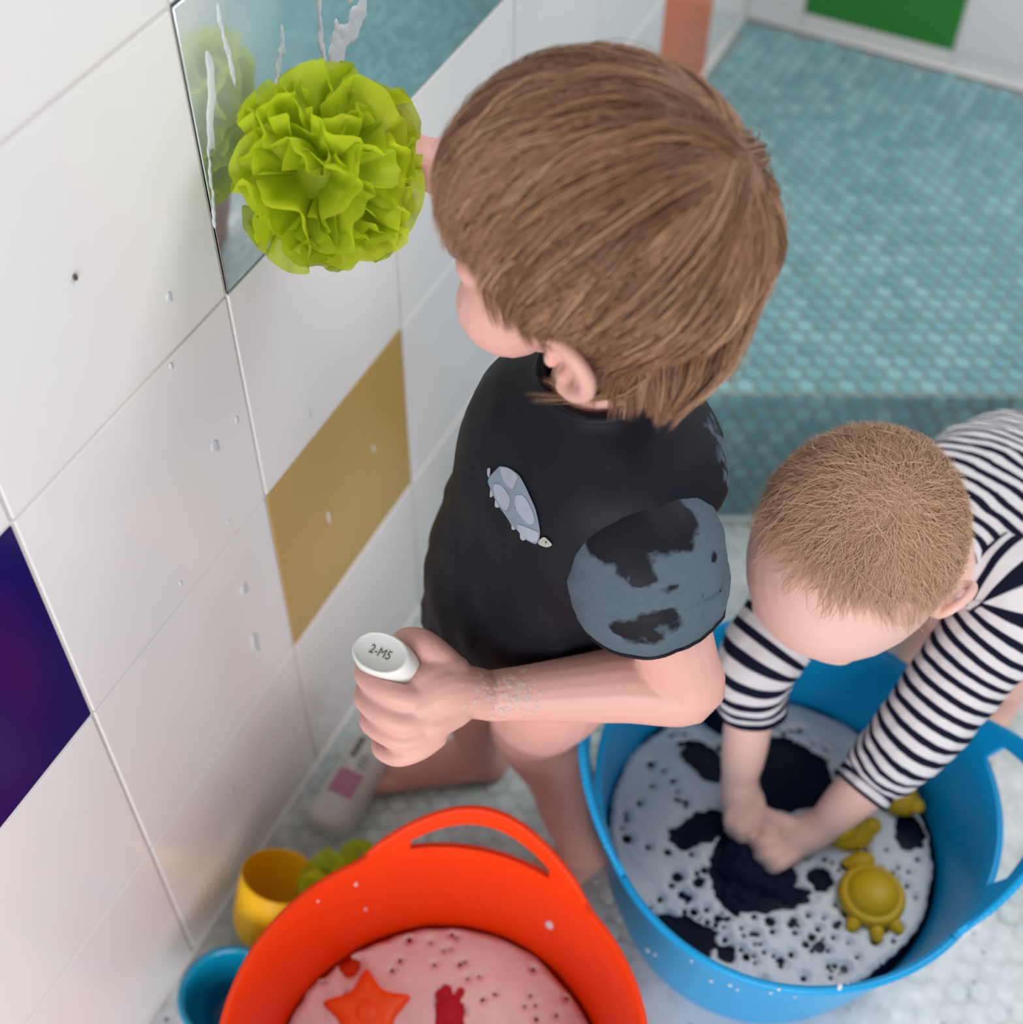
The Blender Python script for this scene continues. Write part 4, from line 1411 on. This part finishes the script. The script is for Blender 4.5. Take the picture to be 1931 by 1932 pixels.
prims.append(tube([bLE, bLE * .6 + bLW * .4, bLE * .2 + bLW * .8, bLW], [.022, .0225, .0185, .0152], 18, 5))
prims.append(tube([bn + bax_ * .03, bRS, bRS * .5 + bRE * .5, bRE], [.03, .028, .025, .022], 18, 5))
prims.append(tube([bRE, bRE * .6 + bRW * .4, bRE * .2 + bRW * .8, bRW], [.021, .0205, .0190, .0158], 18, 5))
# hands kneading the cloth
bLP, bRP = V(0.4420, 0.0550, 0.1270), V(0.3922, 0.0662, 0.1330)
prims.append(tube([bLW, bLW * .5 + bLP * .5, bLP], [.0145, .016, .0145], 16, 5, ref=Z_, flat=1.1))
prims.append(tube([bRW, bRW * .5 + bRP * .5, bRP], [.0145, .0155, .014], 16, 5, ref=Z_, flat=1.1))
for P, r in ((((0.4483, 0.0458, 0.1300), (0.4396, 0.0293, 0.1330), (0.4327, 0.0280, 0.1210)), 0.0066), (((0.4393, 0.0477, 0.1300), (0.4289, 0.0335, 0.1330), (0.4213, 0.0340, 0.1210)), 0.0068), (((0.4330, 0.0526, 0.1300), (0.4211, 0.0424, 0.1330), (0.4135, 0.0452, 0.1210)), 0.0066), (((0.4326, 0.0605, 0.1300), (0.4204, 0.0549, 0.1330), (0.4126, 0.0611, 0.1210)), 0.006)):
    prims.append(tube([V(*p) for p in P], [r * 1.1, r, r * .85], 10, 4))
prims.append(tube([V(0.4498, 0.0679, 0.1370), V(0.4272, 0.0647, 0.1390), V(0.4048, 0.0697, 0.1330)], [.009, .0075, .006], 10, 4))
for P, r in ((((0.3862, 0.0626, 0.1340), (0.3906, 0.0477, 0.1350), (0.3961, 0.0452, 0.1230)), 0.0062), (((0.3924, 0.0601, 0.1340), (0.3991, 0.0454, 0.1350), (0.4047, 0.0424, 0.1230)), 0.0064), (((0.3968, 0.0623, 0.1340), (0.4043, 0.0491, 0.1350), (0.4087, 0.0471, 0.1230)), 0.0064), (((0.3995, 0.0681, 0.1340), (0.4066, 0.0584, 0.1350), (0.4106, 0.0579, 0.1230)), 0.006)):
    prims.append(tube([V(*p) for p in P], [r * 1.1, r, r * .85], 10, 4))
prims.append(tube([V(0.3913, 0.0809, 0.1450), V(0.4034, 0.0754, 0.1410), V(0.4092, 0.0680, 0.1330)], [.0085, .0072, .006], 10, 4))
# legs
for hx, kx, ax_, fd_ in ((bh + bl * .036, V(.577, .350, .145), V(.580, .366, .04), V(-.25, -.97, 0)), (bh - bl * .036, V(.500, .395, .145), V(.500, .415, .04), V(-.1, -1, 0))):
    prims.append(tube([hx, hx * .5 + kx * .5, kx], [.047, .042, .032], 20, 5))
    prims.append(tube([kx, kx * .6 + ax_ * .4, ax_], [.031, .029, .020], 20, 5))
    prims += foot(ax_, fd_, .095)
bbody = fuse('body', prims, .0021, 5, M_skin2, BR)
for k in (-1, 1):
    v, f = ball(bp_(.066, .026 * k, -.006), (.0105, .0105, .0105), n=18, m_=12)
    link('eye', mesh(v, f), M_eye, BR)

s = N('navy_striped_jersey')
fr = s.math('FRACT', s.math('MULTIPLY', s.attr('along'), 1 / .0128))
m1 = s.n('ShaderNodeMapRange', i_1=.40, i_2=.46)
s.l(fr, m1.inputs[0])
m2 = s.n('ShaderNodeMapRange', i_1=.97, i_2=1.0)
s.l(fr, m2.inputs[0])
k = s.math('SUBTRACT', m1.outputs[0], m2.outputs[0])
s.bump(s.noise(600, 2), .1, .0005)
M_stripe = s.set(Base_Color=s.mix(k, (.0035, .004, .020), (.62, .60, .62)), Roughness=.85, Specular_IOR_Level=.15)

# striped top: lofted along the back
rg = []
for t, w_, d_, o_ in ((-.006, .034, .030, 0), (.012, .046, .036, 0), (.035, .066, .048, .003), (.075, .077, .060, .008), (.12, .080, .066, .013), (.17, .081, .068, .014), (.215, .083, .068, .010), (.255, .078, .062, -.002), (.285, .062, .05, -.008), (.30, .03, .025, -.012)):
    rg.append((t, w_, d_, o_))
kz = spline(np.array(rg), 6)
rings = [(bn + bax_ * t + bb * o_, bl, bb, w_, d_, 2.3) for t, w_, d_, o_ in kz]
v, f = loft(rings, 80, False, True)
cen = np.repeat(np.array([r[0] for r in rings]), 80, 0)
v = v + nrm(v - cen) * (.0020 * wob(v, .03, 2) + .001 * wob(v, .012, 3))[:, None]
me = mesh(v, f)
attr(me, 'along', np.repeat(kz[:, 0] + .05, 80) + .0015 * wob(v, .05, 6))
top = link('striped_top', me, M_stripe, BR)
cL = bLE * .22 + bLW * .78
sleeve('sleeve', [bn + bl * .028 + bax_ * .03, bLS, bLS * .55 + bLE * .45, bLE, bLE * .6 + bLW * .4, V(0.4805, 0.0874, 0.1970)], [.040, .0415, .0365, .0325, .0270, .0232], 5, top, M_stripe, None, 3, .0016)
sleeve('sleeve', [bn - bl * .028 + bax_ * .03, bRS, bRS * .55 + bRE * .45, bRE, V(0.3754, 0.0998, 0.2350)], [.040, .041, .036, .032, .0290], 5, top, M_stripe, None, 9, .0016)


def fuzz(q, slack=0.0):
    f_, l_, u_ = q[:, 0], np.abs(q[:, 1]), q[:, 2]
    return u_ > np.where(f_ > -.1, .25, -.5) - slack * 1.0


BO = bp_(-.007, 0, .012)
BRr = V(.0825, .0665, .0665) * bs
hm = hair_mesh(BO, BA, BRr, (-.75, .1, .66), fuzz, 3200, 5, .034, .00017, 8, .35, .25, (.0003, .0012), 1.8, 10, (), -.02)
bhair = link('hair', hm, M_hairb, BR)
v, f = ball(BO, BRr + .0008, BA, 64, 40)
q = nrm(((v - BO) @ BA.T) / BRr)
ok = fuzz(q, .1)
f = [x for x in f if all(ok[i] for i in x)]
me = mesh(v, f)
attr(me, 'cover', np.clip((.12 - q[:, 0]) / .6, 0, 1) * np.clip((q[:, 2] + .2) * 3, 0, 1))
s = N('downy_scalp')
s.set(Base_Color=s.mix(s.noise(40, 3), (.55, .33, .205), (.62, .40, .27)), Roughness=.7, Alpha=s.math('MULTIPLY', s.attr('cover'), .75))
link('hair_down', me, s.m, bhair)

# soap clinging to the toddler's wrist
bv2 = BVHTree.FromPolygons([tuple(x.co) for x in body.data.vertices], [tuple(p.vertices) for p in body.data.polygons])
g = np.random.default_rng(6)
pr = []
for k in range(90):
    x, y = (960 + g.normal() * 34, 1312 + g.normal() * 24)
    h = bv2.ray_cast(Vector(CO), Vector(CF + CR * (x - 965.5) / 2596.51 - CU * (y - 966) / 2596.51).normalized())
    if h[0] is None: continue
    n_ = np.array(h[1])
    n_ = n_ if n_ @ CF < 0 else -n_
    a_ = nrm(np.cross(n_, V(.3, .5, .8)))
    r_ = g.uniform(.0007, .0019)
    pr.append(ball(np.array(h[0]) + n_ * .0002, (r_ * 1.3, r_ * 1.3, .00035), np.array([a_, np.cross(n_, a_), n_]), 10, 6))
v, f = join(pr)
s = N('wrist_lather')
M_lather = s.set(Base_Color=(.82, .70, .65), Roughness=.9, Alpha=.28, Specular_IOR_Level=.0)
link('wrist_lather', mesh(v, f), M_lather, label='patch of soap lather on the toddler left wrist', cat='foam', kind='stuff')

# flecks of suds on the tubs' walls
for tb_, spots, txt in ((ot, ((1037, 1745, .0042), (1085, 1652, .002), (905, 1765, .0016), (672, 1668, .0018), (690, 1715, .0014), (830, 1775, .0015), (1195, 1800, .0015), (600, 1700, .0012)), 'small white flecks of suds on the orange tub wall'),
                       (bt, ((1222, 1792, .003), (1236, 1800, .002), (1305, 1812, .0016), (1342, 1850, .0022), (1378, 1858, .0022), (1392, 1866, .0015), (1455, 1872, .0018), (1470, 1866, .0014), (1585, 1862, .0022), (1600, 1856, .0014), (1640, 1838, .0012), (1500, 1880, .0012)), 'small white flecks of suds on the blue tub front')):
    bw = [x for x in tb_.children if x.name.startswith('bowl')][0]
    tr_ = BVHTree.FromPolygons([tuple(x.co) for x in bw.data.vertices], [tuple(p.vertices) for p in bw.data.polygons])
    pr = []
    for x, y, r_ in spots:
        h = tr_.ray_cast(Vector(CO), Vector(CF + CR * (x - 965.5) / 2596.51 - CU * (y - 966) / 2596.51).normalized())
        if h[0] is None: continue
        n_ = np.array(h[1])
        n_ = n_ if n_ @ CF < 0 else -n_
        a_ = nrm(np.cross(n_, V(.1, .2, .9)))
        pr.append(ball(np.array(h[0]) + n_ * .0003, (r_ * .9, r_ * 1.3, .0009), np.array([a_, np.cross(n_, a_), n_]), 10, 6))
    v, f = join(pr)
    link('suds_flecks', mesh(v, f), M_foam, label=txt, cat='foam', kind='stuff')
